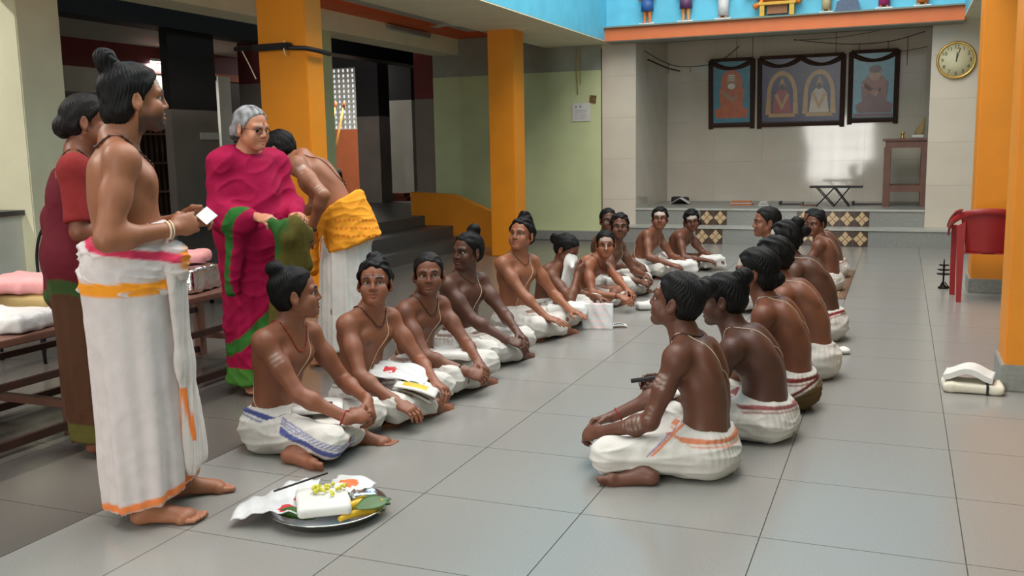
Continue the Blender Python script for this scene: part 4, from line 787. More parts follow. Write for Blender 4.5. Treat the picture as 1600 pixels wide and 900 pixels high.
# woman in maroon sari behind him
J = dict(P=V3(0, 0, 0.90), N=V3(0, 0.0, 1.385), H=V3(0.0, 0.055, 1.55), face=(0, 0, 0), twist=0, slouch=0.0, clav=False, nipples=False, hairline=0.07,
         legR=dict(k=V3(0.09, 0.03, 0.48), a=V3(0.09, 0.0, 0.075), toe=(0.2, 1, 0), fs=0.95), legL=dict(k=V3(-0.09, 0.04, 0.48), a=V3(-0.09, 0.08, 0.075), toe=(0, 1, 0), fs=0.95),
         armR=dict(w=V3(0.17, 0.24, 1.02), d=(-0.3, 0.9, 0.1), n=(-0.8, 0, -0.3), hint=(0.4, -0.6, -1), curl=0.5), armL=dict(w=V3(-0.12, 0.27, 1.03), d=(0.4, 0.9, 0), n=(0.8, 0, -0.3), hint=(-0.5, -0.4, -1), curl=0.5))
I = person('woman in maroon sari with green border standing behind the bare-chested man', (-3.51, 3.38), 40, J, skin=(118, 72, 52), s=0.97, fat=1.22, vb=0.01, vh=0.0042, vhand=0.005, hair='bun', bun=[(0, -0.105, -0.02, (0.05, 0.045, 0.05))], hairc=(22, 18, 18))
MAR = (92, 22, 34)
def sleeve(I, nm, t, r, col, name='blouse_sleeve', vox=0.008):
    q = SDF(); q.ell(I['sh'][nm], (r * 1.12, r * 1.12, r * 1.15), k=0.03); q.cap(I['sh'][nm], lerp(I['sh'][nm], I['E' + nm], t), r, r * 0.95, k=0.03); ax = unit(I['E' + nm] - I['sh'][nm]); q.cut(lerp(I['sh'][nm], I['E' + nm], t), -ax, k=0.004)
    return cloth_mesh(name, q, vox, lambda V, c: np.tile(np.array(srgb(*col)[:3]), (len(V), 1)), I['body'], amp=0.003, f=14, seed=2)
sleeve(I, 'R', 0.85, 0.066, (128, 38, 38)); sleeve(I, 'L', 0.85, 0.066, (128, 38, 38))
q = SDF(); q.cap((0, 0.0, 0.95), (0, 0.03, 0.05), 0.20, 0.185, k=0.05, flat=((0, 1, 0), 0.9)); q.ell((0, 0.02, 0.93), (0.225, 0.205, 0.2), k=0.06); q.ell((0, 0.01, 1.18), (0.195, 0.165, 0.22), k=0.08); q.ell((-0.02, 0.03, 1.32), (0.20, 0.12, 0.09), k=0.05)
q.cap((-0.14, 0.03, 1.38), (-0.10, -0.13, 1.1), 0.05, 0.06, k=0.05); q.cap((-0.10, -0.13, 1.12), (-0.08, -0.16, 0.75), 0.055, 0.05, k=0.05); q.cut((0, 0, 0.075), (0, 0, 1), k=0.008); q.cut(I['N'] - V3(0, 0, 0.05), (0.25, 0, -1), k=0.01)
def s2c(Vt, col):
    z = Vt[:, 2]; col = np.tile(np.array(srgb(*MAR)[:3]), (len(Vt), 1)); u = z - 0.60 - 0.9 * (Vt[:, 0] + 0.12) * 0.6 + 0.5 * Vt[:, 1]
    low = sstep(u, -0.03, 0.0); col = band_col(col, low, (74, 46, 30)); col = band_col(col, sstep(np.abs(u - 0.01), 0.025, 0.032), (52, 74, 34)); return band_col(col, sstep(np.abs(z - 0.125), 0.04, 0.048), (86, 80, 36))
cloth_mesh('sari', q, 0.009, s2c, I['body'], amp=0.006, f=8, seed=7, post=lambda V, N: loft_folds(V, N, 8, 0.007, 0.9, 0.1, 6), M=np.diag([1, 1, 0.5]))
necklace(I, 0.97, 'neck_chain', M_BEAD, r=0.004, drop=0.09)
# elderly woman in magenta sari
MAG = (154, 13, 62)
J = dict(P=V3(0, 0, 0.90), N=V3(0, 0.01, 1.375), H=V3(0.0, 0.065, 1.53), face=(14, -8, 0), twist=0, slouch=0.0, clav=False, nipples=False, hairline=0.088, gaze=(0.3, -0.2),
         legR=dict(k=V3(0.09, 0.03, 0.48), a=V3(0.09, 0.0, 0.075), toe=(0.2, 1, 0), fs=0.92), legL=dict(k=V3(-0.09, 0.04, 0.48), a=V3(-0.09, 0.06, 0.075), toe=(0, 1, 0), fs=0.92),
         armR=dict(w=V3(0.13, 0.29, 1.045), d=(-0.15, 0.95, -0.1), n=(-0.4, -0.1, -0.9), hint=(0.6, -0.5, -1), curl=0.6, thumb=0.6), armL=dict(w=V3(-0.10, 0.30, 1.03), d=(0.0, 0.98, 0.1), n=(0.5, -0.2, -0.8), hint=(-0.6, -0.4, -1), curl=0.55))
I = person('grey-haired woman with glasses standing in a magenta sari with green border', (-3.50, 4.60), -22, J, skin=(186, 132, 108), s=0.97, fat=1.16, vb=0.01, vh=0.0036, vhand=0.0045, hair='bun', bun=[(0, -0.105, -0.03, (0.045, 0.045, 0.05))], hairc=(150, 150, 152), grey=True, fore=['red'], brows=0.6)
H = I['H']; M = I['M']; mb = MB(); g = lambda x, y, z: H + M @ (V3(x, y, z) * 0.97)
for e in (-1, 1):
    mb.tube([g(e * 0.033 + 0.023 * math.cos(a), 0.098 - 0.12 * abs(0.023 * math.cos(a) + e * 0.03) , -0.002 + 0.016 * math.sin(a)) for a in np.linspace(0, 2 * math.pi, 21)[:-1]], 0.0024, 6, closed=True)
    mb.tube([g(e * 0.056, 0.092, 0.004), g(e * 0.076, 0.06, 0.006), g(e * 0.082, -0.005, 0.004)], 0.0015, 6)
mb.tube([g(-0.010, 0.098, 0.002), g(0, 0.101, 0.004), g(0.010, 0.098, 0.002)], 0.0016, 6); mb.build('spectacles', M_GLASSF, I['body'])
q = SDF(); q.cap((0, 0.0, 0.95), (0, 0.02, 0.05), 0.195, 0.20, k=0.05, flat=((0, 1, 0), 0.9)); q.ell((0, 0.02, 0.95), (0.215, 0.20, 0.2), k=0.06); q.ell((0, 0.01, 1.16), (0.20, 0.165, 0.24), k=0.08); q.ell((0, 0.01, 1.335), (0.215, 0.115, 0.08), k=0.05); q.cap((-0.12, 0.0, 1.375), (0.12, 0.0, 1.375), 0.062, k=0.06); q.ell((0, 0.01, 1.40), (0.085, 0.09, 0.05), k=0.03)
for nm, e in (('R', 1), ('L', -1)):
    q.ell(I['sh'][nm], (0.072, 0.076, 0.078), k=0.05); q.cap(I['sh'][nm], I['E' + nm], 0.064, 0.066, k=0.05); q.cap(I['E' + nm], lerp(I['E' + nm], I['W' + nm], 0.72), 0.064, 0.054, k=0.05)
q.cap(I['ER'] + V3(0, 0.0, -0.04), lerp(I['ER'], I['WR'], 0.72) + V3(0, 0, -0.03), 0.05, 0.05, k=0.05); q.cap(lerp(I['ER'], I['WR'], 0.45) + V3(0, 0, -0.05), lerp(I['ER'], I['WR'], 0.35) + V3(0.02, -0.02, -0.42), 0.055, 0.03, k=0.05)
q.cut((0, 0, 0.07), (0, 0, 1), k=0.008); q.cut(I['N'] + V3(0, 0.0, 0.045), (0, -0.45, -1), k=0.01)
E_, W_ = I['ER'], I['WR']; pth = on_surface(q, smooth_path([lerp(E_, W_, 0.80) + V3(0.035, -0.01, 0.055), lerp(E_, W_, 0.72) + V3(0.085, -0.02, 0.01), lerp(E_, W_, 0.58) + V3(0.092, -0.03, -0.12), lerp(E_, W_, 0.45) + V3(0.075, -0.04, -0.28), lerp(E_, W_, 0.40) + V3(0.04, -0.03, -0.44)], 30), 0.0)      # green border over the forearm
def s3c(Vt, col):
    z = Vt[:, 2]; col = np.tile(np.array(srgb(*MAG)[:3]), (len(Vt), 1)); u = z - 0.40 + 0.9 * (Vt[:, 0] - 0.05) - 0.25 * Vt[:, 1]
    col = band_col(col, sstep(np.abs(u), 0.035, 0.042), (48, 104, 40)); col = band_col(col, sstep(np.min(np.linalg.norm(Vt[:, None, :] - pth[None, ::2].astype(float), axis=2), axis=1), 0.034, 0.040), (40, 100, 40)); return band_col(col, sstep(np.abs(z - 0.11), 0.055, 0.062), (70, 120, 46))
cloth_mesh('sari', q, 0.008, s3c, I['body'], amp=0.014, f=11, seed=9, post=lambda V, N: loft_folds(V, N, 9, 0.008, 0.9, 0.1, 8), M=np.array([[0.8, 0.3, 0.5], [-0.5, 0.8, 0.4], [0.2, -0.4, 0.5]]), fine=0.6)
q = SDF(); t0 = I['WR'] + V3(-0.03, 0.10, -0.03); q.cap(t0, t0 + V3(-0.05, 0.06, -0.08), 0.035, 0.055, k=0.04); q.cap(t0 + V3(-0.10, 0.05, -0.02), t0 + V3(-0.19, 0.03, -0.08), 0.05, 0.055, k=0.04); q.cap(t0 + V3(-0.06, 0.05, -0.06), t0 + V3(-0.01, 0.03, -0.58), 0.06, 0.085, k=0.05, flat=((0.2, 1, 0), 0.55)); q.cap(t0 + V3(-0.10, 0.05, -0.06), t0 + V3(-0.15, 0.05, -0.24), 0.06, 0.06, k=0.05, flat=((0.2, 1, 0), 0.6))
def s3d(Vt, col):
    col = np.tile(np.array(srgb(84, 76, 30)[:3]), (len(Vt), 1)); n = wav(Vt * V3(1.5, 1, 0.3), 14, 4); col = band_col(col, sstep(n, -0.75, -0.45), (40, 84, 34)); return band_col(col, sstep(-n, -0.75, -0.5), (140, 116, 48))
cloth_mesh('sari_end', q, 0.007, s3d, I['body'], amp=0.013, f=10, seed=4, M=np.diag([1.4, 1.2, 0.35]), fine=0.6)
# man bending forward in orange sash and white dhoti
J = dict(P=V3(0, -0.02, 0.90), N=V3(0, 0.24, 1.33), H=V3(0.02, 0.415, 1.405), face=(-12, -26, 0), twist=0, slouch=0.02, clav=False, hairline=0.080,
         legR=dict(k=V3(0.10, 0.04, 0.48), a=V3(0.10, 0.0, 0.075), toe=(0.2, 1, 0)), legL=dict(k=V3(-0.10, 0.05, 0.48), a=V3(-0.12, 0.06, 0.075), toe=(-0.1, 1, 0)), shrL=(0, 0.03, 0.02),
         armL=dict(w=V3(-0.24, 0.16, 0.90), d=(0.1, 0.25, -1), n=(0.9, 0.3, 0.1), hint=(-0.5, -0.9, 0.1), curl=0.35), armR=dict(w=V3(0.10, 0.46, 0.92), d=(-0.1, 0.8, -0.3), n=(-0.7, 0.2, -0.4), hint=(0.6, -0.6, -0.4), curl=0.5),
         ash=[('UL', 0.12, (-1, -0.3, 0.6), 0.6), ('UL', 0.25, (-1, -0.5, 0.3), 0.5), ('UL', 0.9, (-1, -0.4, 0.3), 0.5)])
I = person('bare-chested man stooping in a printed orange sash beside the magenta sari', (-3.38, 5.42), 198, J, skin=(148, 100, 76), s=1.0, fat=1.16, vb=0.009, vh=0.004, vhand=0.0045, hair='short', hairc=(20, 18, 18), beard=0.3)
band(I, 'FL', 0.93, 'watch_strap', M_BLACKTH, w=0.008); 
mb = MB(); c = lerp(I['EL'], I['WL'], 0.93) + V3(-0.032, 0.0, 0.0); mb.box(-0.006, 0.004, -0.016, 0.016, -0.017, 0.017); mb.build('watch', M_STEEL, I['body'], Vector(c), bevel=0.003)
thread(I, 1.0, 'bead_string', M_BEAD, r=0.003)
q = SDF(); q.cap((0, -0.01, 0.92), (0, 0.02, 0.06), 0.17, 0.19, k=0.05, flat=((0, 1, 0), 0.92)); q.ell((0, -0.02, 0.9), (0.19, 0.17, 0.15), k=0.05); q.cut((0, 0, 0.98), (0, 0, -1), k=0.01); q.cut((0, 0, 0.10), (0, 0, 1), k=0.01)
cloth_mesh('dhoti', q, 0.009, lambda V, c: band_col(np.tile(np.array(srgb(224, 222, 216)[:3]), (len(V), 1)), sstep(np.abs(V[:, 0] + 0.0 + 0.15 * (V[:, 2] - 0.5)), 0.02, 0.03) * (V[:, 1] > 0.05), (222, 104, 40)), I['body'], amp=0.006, f=9, seed=4, post=lambda V, N: loft_folds(V, N, 13, 0.011, 0.9, 0.3, 2))
q = SDF(); u = unit(I['N'] - I['P']); q.cap((0, -0.06, 0.78), (0, 0.02, 1.02), 0.212, 0.195, k=0.03, flat=((0, 1, 0), 0.92)); q.cut((0, 0.0, 1.08), -u, k=0.01); q.cut((0, 0, 0.76), (0, 0.35, 1), k=0.01); q.cap((0.05, 0.17, 0.95), (0.10, 0.28, 0.93), 0.05, 0.035, k=0.03); q.cap((0.07, 0.22, 0.93), (0.05, 0.24, 0.62), 0.03, 0.045, k=0.03)
def s4c(Vt, col):
    col = np.tile(np.array(srgb(236, 156, 44)[:3]), (len(Vt), 1)); ang = np.arctan2(-Vt[:, 0], -Vt[:, 1])      # rows of small red print at the back
    for z0 in (0.84, 0.89, 0.94):
        r_ = sstep(np.abs(Vt[:, 2] - z0 - 0.02 * np.sin(ang)), 0.006, 0.009) * (np.sin(ang * 42 + z0 * 90) > -0.2) * (ang > -0.2) * (ang < 1.7); col = band_col(col, r_ * 0.7, (206, 96, 40))
    return col
cloth_mesh('sash', q, 0.0075, s4c, I['body'], amp=0.007, f=12, seed=6, M=np.diag([1, 1, 1.6]), fine=0.7)
# ---------------------------------------------------------------- props
M_PAPER = mat('paper', srgb(208, 206, 200), rough=.85, noise=.06, scale=12)
M_WCLOTH = mat('white_cotton', srgb(212, 210, 205), rough=.9, noise=.05, scale=10, bump=.4, bscale=25)
M_CCLOTH = mat('cream_cotton', srgb(216, 208, 190), rough=.9, noise=.05, scale=10, bump=.4, bscale=25)
M_PLAST = mat('white_plastic_bag', srgb(208, 208, 207), rough=.35, noise=.05, scale=10, bump=.5, bscale=18)
M_RED = mat('red_plastic', srgb(150, 28, 30), rough=.38, noise=.08, scale=5)
M_PRED = mat('print_red', srgb(190, 40, 50), rough=.7); M_PBLUE = mat('print_blue', srgb(60, 80, 150), rough=.7); M_INK = mat('print_ink', srgb(60, 60, 66), rough=.8); M_PINK = mat('print_pink', srgb(228, 200, 200), rough=.7)
M_BANANA = mat('banana_skin', srgb(222, 178, 40), rough=.5, noise=.15, scale=12); M_LEAF = mat('leaf_green', srgb(62, 96, 40), rough=.45, noise=.2, scale=10); M_GOLD = mat('brass', srgb(206, 172, 92), rough=.35, metal=.8, noise=.1)
M_YEL = mat('yellow_flower', srgb(206, 200, 70), rough=.7, noise=.2, scale=30); M_FOIL = mat('foil', srgb(210, 212, 215), rough=.2, metal=1, bump=.6, bscale=30)
M_DARKM = mat('dark_metal', srgb(34, 32, 34), rough=.45, metal=.4, noise=.15); M_BRONZE = mat('blackened_bronze', srgb(30, 26, 24), rough=.5, metal=.6)
M_TUBE = mat('tube_glow', srgb(255, 255, 255), emit=(1, .97, .92, 1), estr=6.0, noise=0); M_PINKC = mat('pink_cloth', srgb(214, 150, 150), rough=.9, noise=.12, bump=.4, bscale=25); M_BRNB = mat('brown_bag', srgb(170, 146, 96), rough=.8, noise=.15, bump=.3)
M_BLUEB = mat('blue_bottle', srgb(30, 70, 160), rough=.2, noise=.1); M_BAG = mat('black_bag', srgb(26, 26, 32), rough=.6, noise=.2, bump=.4)
def slab(fn, nu, nv, th, name, m, parent=None, loc=None, bands=None):
    """curved sheet with thickness: fn(u,v) -> point"""
    P = np.array([[V3(fn(i / nu, j / nv)) for j in range(nv + 1)] for i in range(nu + 1)]); du = np.gradient(P, axis=0); dv = np.gradient(P, axis=1); n = np.cross(du, dv); n /= np.linalg.norm(n, axis=-1, keepdims=True) + 1e-9
    bm = bmesh.new(); A = [[bm.verts.new(P[i, j] + n[i, j] * th / 2) for j in range(nv + 1)] for i in range(nu + 1)]; B = [[bm.verts.new(P[i, j] - n[i, j] * th / 2) for j in range(nv + 1)] for i in range(nu + 1)]
    for i in range(nu):
        for j in range(nv):
            mi = bands((i + .5) / nu, (j + .5) / nv) if bands else 0
            for f in ((A[i][j], A[i + 1][j], A[i + 1][j + 1], A[i][j + 1]), (B[i][j + 1], B[i + 1][j + 1], B[i + 1][j], B[i][j])): q = bm.faces.new(f); q.smooth = True; q.material_index = mi
    ring = [(i, 0) for i in range(nu)] + [(nu, j) for j in range(nv)] + [(i, nv) for i in range(nu, 0, -1)] + [(0, j) for j in range(nv, 0, -1)]
    for k in range(len(ring)):
        a = ring[k]; b = ring[(k + 1) % len(ring)]; bm.faces.new((B[a[0]][a[1]], B[b[0]][b[1]], A[b[0]][b[1]], A[a[0]][a[1]]))
    me = bpy.data.meshes.new(name); bm.to_mesh(me); bm.free(); return link(name, me, m, parent, loc)
def cushion(name, m, size, loc, rz=0, parent=None, amp=0.012, f=14, seed=1, vox=0.011, label=None, cat='cloth', group=None, rnd=0.03, tint=None):
    """folded or bundled cloth: rounded block with creases"""
    q = SDF(); x, y, z = (v / 2 for v in size)
    def fn(p):
        d = np.abs(p - np.array((0, 0, z), F32)) - (np.array((x, y, z), F32) - rnd); return np.sqrt((np.maximum(d, 0) ** 2).sum(-1)) + np.minimum(d.max(-1), 0) - rnd
    q.fun(fn, V3(-x, -y, 0), V3(x, y, 2 * z), 0.01, 'u'); Vt, Q = q.mesh(V3(-x, -y, 0) - .03, V3(x, y, 2 * z) + .03, vox); Vt = relax(Vt, Q, 1); N = normals(Vt, Q); Vt = Vt + N * (amp * (wrinkle(Vt, f, seed) ** 2 - .35))[:, None]; Vt[:, 2] = np.maximum(Vt[:, 2], 0.001)
    me = qmesh(name, Vt, Q); o = link(name, me, m, parent); o.location = loc; o.rotation_euler = (0, 0, rz)
    if label: tag(o, label, cat, group)
    return o
# --- steel plate with offerings
PC = V3(-2.02, 3.03, 0); e1 = V3(.93, .37, 0); e2 = V3(-.37, .93, 0); at = lambda a, b, z=0.0: tuple(PC + e1 * a + e2 * b + V3(0, 0, z)); RZ = math.atan2(.37, .93)
mb = MB(); mb.lathe([(0.001, 0.004), (0.17, 0.004), (0.185, 0.010), (0.215, 0.040), (0.228, 0.043), (0.230, 0.040), (0.218, 0.034), (0.190, 0.003), (0.17, 0.0), (0.001, 0.0)], n=56); o = mb.build('steel_plate', M_STEEL); o.location = tuple(PC); tag(o, 'round steel plate of offerings on the floor by the standing man', 'plate')
fc = cushion('folded_cloth', M_WCLOTH, (0.20, 0.26, 0.045), at(-.015, -.01, .035), RZ + .25, amp=.006, rnd=.018, vox=.007, label='folded white cloth with yellow flowers lying on the steel plate'); 
random.seed(4); mb = MB()
for k in range(26): mb.sphere((random.uniform(-.055, .055), random.uniform(-.02, .08), random.uniform(0, .012)), random.uniform(.006, .010), 6, 4)
o = mb.build('flower_bits', M_YEL, loc=at(-.01, .0, .088)); tag(o, 'loose yellow flower bits on the folded cloth of the plate', 'flowers', kind='stuff')
def bag(fn, name, m, label, cat, **k): o = slab(fn, 18, 14, .003, name, m, **k); tag(o, label, cat); return o
o = bag(lambda u, v: V3(-.13 + .26 * u, -.15 + .30 * v, .055 + .03 * math.sin(3 * u + 2) * math.sin(4 * v) - .075 * max(0, .45 - u) ** .8 + .006 * math.sin(23 * u + 9 * v)), 'plastic_bag', [M_PLAST, M_PRED], 'white plastic bag with red print hanging over the rim of the steel plate', 'bag', bands=lambda u, v: 1 if ((u - .72) / .12) ** 2 + ((v - .30) / .16) ** 2 < 1 or ((u - .78) / .05) ** 2 + ((v - .62) / .08) ** 2 < 1 else 0)
o.location = at(-.20, .01, .012); o.rotation_euler = (0, 0, RZ - .1)
o = bag(lambda u, v: V3(-.10 + .20 * u, -.06 + .12 * v, .02 * math.sin(3 * u) + .004 * math.sin(20 * v + 10 * u)), 'printed_packet', [M_PLAST, M_ORANGE2], 'white packet with faint orange print behind the folded cloth on the plate', 'packet', bands=lambda u, v: 1 if (u - .5) ** 2 + (v - .5) ** 2 < .06 else 0); o.location = at(.06, .13, .06); o.rotation_euler = (.2, 0, RZ - .5)
def banana(loc, rz, label, m=M_BANANA, L=.16, r=.017):
    mb = MB(); pts = [(-L / 2 + L * t, .03 * (1 - (2 * t - 1) ** 2), 0) for t in np.linspace(0, 1, 11)]; mb.tube(pts, [r * (.25 + .75 * math.sin(math.pi * min(max(t, .06), .94)) ** .5) for t in np.linspace(0, 1, 11)], 8); o = mb.build('banana', m); o.location = loc; o.rotation_euler = (0, 0, rz); tag(o, label, 'banana', 'bananas on the plate'); MB().tube([(L / 2 - .004, .006, 0), (L / 2 + .018, -.004, .002)], .005, 6).build('stem', M_LEAF, o)
banana(at(.14, -.09, .028), RZ + .5, 'yellow banana nearest the rim of the steel plate'); banana(at(.16, -.045, .034), RZ + .6, 'yellow banana lying behind the front one on the plate'); banana(at(.15, -.065, .058), RZ + .45, 'banana on top of the two others on the plate')
mb = MB(); mb.tube([(-.08, 0, 0), (-.04, .006, .004), (.04, .006, .004), (.08, 0, 0)], [.010, .022, .022, .008], 10); o = mb.build('green_mango', M_LEAF); o.location = at(-.10, -.09, .034); o.rotation_euler = (0, 0, RZ - .35); tag(o, 'long green fruit beside the folded cloth on the plate', 'fruit')
o = slab(lambda u, v: V3((u - .5) * .16, (v - .5) * .085 * math.sin(math.pi * min(max(u, .03), .97)), .01 * math.sin(3 * u)), 12, 6, .002, 'betel_leaf', M_LEAF); o.location = at(.185, -.055, .058); o.rotation_euler = (.3, 0, RZ + .7); tag(o, 'green betel leaf over the bananas at the plate rim', 'leaf')
o = cushion('foil_packet', M_FOIL, (.10, .07, .035), at(.135, .03, .045), RZ + .3, amp=.008, f=40, rnd=.012, vox=.006, label='crumpled silver foil packet on the right of the plate', cat='packet')
mb = MB(); mb.tube([(-.11, 0, 0), (.11, 0, .03)], .004, 6); o = mb.build('incense_stick', M_BLACKTH); o.location = at(-.11, .045, .10); o.rotation_euler = (0, 0, RZ + .55); tag(o, 'dark thin stick lying across the plastic bag and plate', 'stick')
# --- long wooden table along the aisle
T = empty('long_table', (-4.2, 4.0, 0)); tag(T, 'long dark wooden table loaded with bundles behind the standing women', 'table')
MB().box(-.34, .35, -2.4, 1.36, .515, .55).build('table_top', M_BRWOOD, T, bevel=.005)
for y in (-2.3, -.45, 1.28):
    for x in (-.30, .32): MB().box(x - .025, x + .025, y - .03, y + .03, 0, .515).build('leg', M_BRWOOD, T)
    MB().box(-.30, .32, y - .02, y + .02, .13, .17).build('cross_rail', M_BRWOOD, T)
for x in (-.30, .335): MB().box(x - .012, x + .012, -2.3, 1.28, .31, .345).build('stretcher', M_DBROWN, T); MB().box(x - .012, x + .012, -2.3, 1.28, .03, .07).build('foot_rail', M_DBROWN, T)
cushion('cloth_bundle', M_PLAST, (.40, .34, .09), (-4.10, 3.42, .55), .2, seed=4, label='white plastic-wrapped bundle at the near edge of the long table', cat='bundle')
cushion('cloth_bundle', M_PINKC, (.36, .34, .13), (-4.32, 3.06, .55), .1, seed=7, label='pinkish white bundle behind the plastic-wrapped one on the table', cat='bundle')
cushion('sack', M_BRNB, (.42, .40, .13), (-4.32, 3.82, .55), .1, seed=2, label='tan sack under pink cloth on the long table', cat='sack'); cushion('pink_cloth', M_PINKC, (.44, .38, .08), (-4.33, 3.80, .682), .3, seed=3, label='pink cloth heaped on the tan sack on the table')
cushion('cloth_bundle', M_FOIL, (.34, .36, .16), (-4.13, 4.72, .55), .2, seed=5, label='shiny silver-wrapped bundle between the standing man and magenta sari', cat='bundle'); cushion('cloth_bundle', M_PINKC, (.30, .26, .07), (-4.16, 4.78, .72), .5, seed=8, label='pale pink cloth on top of the silver-wrapped bundle', cat='cloth')
# --- chairs, bag and bottle seen left of the maroon sari
def wire_chair(x, y, label):
    R_ = empty('wire_chair', (x, y, 0)); tag(R_, label, 'chair', 'wire-backed chairs by the low wall')
    MB().tube(smooth_path([(-.18, -.2, .44), (-.19, -.2, .72), (-.12, -.2, .90), (0, -.2, .95), (.12, -.2, .90), (.19, -.2, .72), (.18, -.2, .44)], 36), .010, 8).build('back_hoop', M_DARKM, R_); MB().tube(smooth_path([(-.10, -.2, .46), (-.11, -.2, .70), (0, -.2, .82), (.11, -.2, .70), (.10, -.2, .46)], 28), .007, 8).build('inner_hoop', M_DARKM, R_)
    MB().box(-.2, .2, -.21, .2, .42, .45).build('seat', M_BRWOOD, R_, bevel=.01)
    for sx in (-1, 1):
        for sy in (-1, 1): MB().tube([(sx * .18, sy * .18, .43), (sx * .2, sy * .2, 0)], .011, 8).build('leg', M_DARKM, R_)
wire_chair(-5.55, 4.52, 'dark wire-backed chair at the left edge by the low wall'); wire_chair(-5.3, 5.05, 'dark wire-backed chair beside the black bag by the low wall')
q = SDF(); q.ell((0, 0, .16), (.15, .10, .18), k=.03); q.ell((0, 0, .30), (.09, .06, .10), k=.05); q.cut((0, 0, 0), (0, 0, 1)); Vt, Q = q.mesh(V3(-.2, -.2, -.02), V3(.2, .2, .45), .011); Vt = Vt + normals(Vt, Q) * (.010 * wrinkle(Vt, 12, 3) ** 2)[:, None]; o = link('black_bag', qmesh('black_bag', Vt, Q), M_BAG); o.location = (-4.34, 4.22, .552); tag(o, 'slumped black bag standing on the long table behind the sack', 'bag')
mb = MB(); mb.lathe([(.001, 0), (.038, 0), (.04, .02), (.04, .14), (.018, .175), (.016, .20), (.001, .20)], n=16); o = mb.build('water_bottle', M_BLUEB); o.location = (-4.42, 3.98, .552); tag(o, 'blue plastic bottle next to the black bag on the table', 'bottle'); MB().lathe([(.001, .2), (.019, .2), (.019, .225), (.001, .225)], n=12).build('cap', M_OFFW, o)
# --- laps: papers, books, towels
def towel(name, m, size, loc, rz, label, tilt=(0, 0), cat='towel', **k): o = cushion(name, m, size, loc, rz, label=label, cat=cat, **k); o.rotation_euler = (tilt[0], tilt[1], rz); return o
towel('folded_towel', M_WCLOTH, (.24, .20, .035), (-2.56, 3.80, .165), .5, 'folded white towel in the lap of the blue-bordered boy', amp=.008, rnd=.015, vox=.008)
mb = MB(); mb.tube([(-.07, 0, 0), (.07, 0, 0)], .0045, 8); o = mb.build('pen', M_PBLUE); o.location = (-2.545, 3.77, .212); o.rotation_euler = (0, 0, .25); tag(o, 'dark blue pen on the towel in the nearest boy\'s lap', 'pen'); MB().tube([(.045, 0, 0), (.075, 0, 0)], .0055, 8).build('pen_cap', M_INK, o)
o = bag(lambda u, v: V3(-.16 + .32 * u, -.11 + .22 * v, .03 * math.sin(2.5 * u + .4) + .006 * math.sin(19 * v + 12 * u)), 'shopping_bag', [M_PLAST, M_PRED], 'white carry bag with pinkish-red emblem in the second boy\'s lap', 'bag', bands=lambda u, v: 1 if .5 < ((u - .35) / .12) ** 2 + ((v - .5) / .2) ** 2 < 1 or (abs(u - .35) < .07 and abs(v - .5) < .05) else 0); o.location = (-2.42, 4.36, .215); o.rotation_euler = (.15, .12, .2)
def booklet(loc, rot, label, ms, sz=(.22, .15), bands=None, group=None):
    o = slab(lambda u, v: V3((u - .5) * sz[0], (v - .5) * sz[1], .012 * math.sin(3.1 * u)), 12, 10, .006, 'booklet', ms, bands=bands); o.location = loc; o.rotation_euler = rot; tag(o, label, 'booklet', group); return o
booklet((-2.27, 4.27, .185), (.1, .25, .3), 'glossy booklet with yellow and green cover under the second boy\'s hands', [M_PAPER, M_BANANA, M_LEAF], bands=lambda u, v: 1 if .2 < u < .75 and .2 < v < .6 else (2 if .1 < u < .5 and v > .62 else 0))
booklet((-2.30, 4.32, .150), (.1, .3, .1), 'printed paper folded beneath the yellow booklet', [M_PAPER, M_INK], bands=lambda u, v: 1 if (int(v * 10) % 3 == 1 and .1 < u < .9) else 0)
towel('folded_towel', M_WCLOTH, (.26, .22, .05), (-2.44, 5.08, .16), .2, 'white towel in the lap of the short-haired boy', amp=.012)
towel('crumpled_towel', M_WCLOTH, (.30, .26, .10), (-2.36, 6.92, .10), .3, 'heap of white cloth and bags before the slim boy', amp=.02)
o = bag(lambda u, v: V3(-.12 + .24 * u, -.10 + .20 * v, .05 * v + .006 * math.sin(17 * u + 8 * v)), 'carry_bag', [M_PLAST, M_PINK], 'white carry bag with faint pink print standing on the floor mid-row', 'bag', bands=lambda u, v: 1 if int(v * 14) % 3 == 1 and .2 < u < .8 else 0); o.location = (-2.13, 7.00, .09); o.rotation_euler = (1.2, .0, .2)
booklet((-1.99, 7.10, .012), (0, 0, .4), 'small dark-printed card on the floor past the pink-printed bag', [M_PAPER, M_INK], sz=(.12, .09), bands=lambda u, v: 1 if .2 < u < .8 and .2 < v < .8 else 0)
H6 = I6['H']; q = SDF(); hf = H6 + I6['M'] @ V3(.035, .10, -.05); q.ell(hf, (.06, .045, .055), k=.02); q.cap(hf, hf + V3(.07, -.06, -.33), .06, .095, k=.05, flat=((0.3, 1, 0), .35)); q.cap(hf + V3(.03, .02, 0), hf + V3(.09, .04, -.03), .03, .02, k=.03); Vt, Q = q.mesh(hf - .45, hf + .2, .010); Vt = Vt + normals(Vt, Q) * (.010 * (wrinkle(Vt * V3(1, 1, .3), 20, 3) ** 2 - .3))[:, None]
o = link('wiping_cloth', qmesh('wiping_cloth', Vt, Q), M_WCLOTH); o.location = I6['body'].location; o.rotation_euler = I6['body'].rotation_euler; tag(o, 'white cloth pressed to the face of the bowing boy', 'cloth')
towel('folded_towel', M_WCLOTH, (.26, .2, .09), (-2.36, 8.35, .12), .5, 'white towel with red stripe between two boys mid-row', amp=.015); towel('crumpled_towel', M_WCLOTH, (.18, .14, .07), (-1.98, 7.95, .0), .5, 'small white bundle on the floor by the leaning boy', amp=.015)
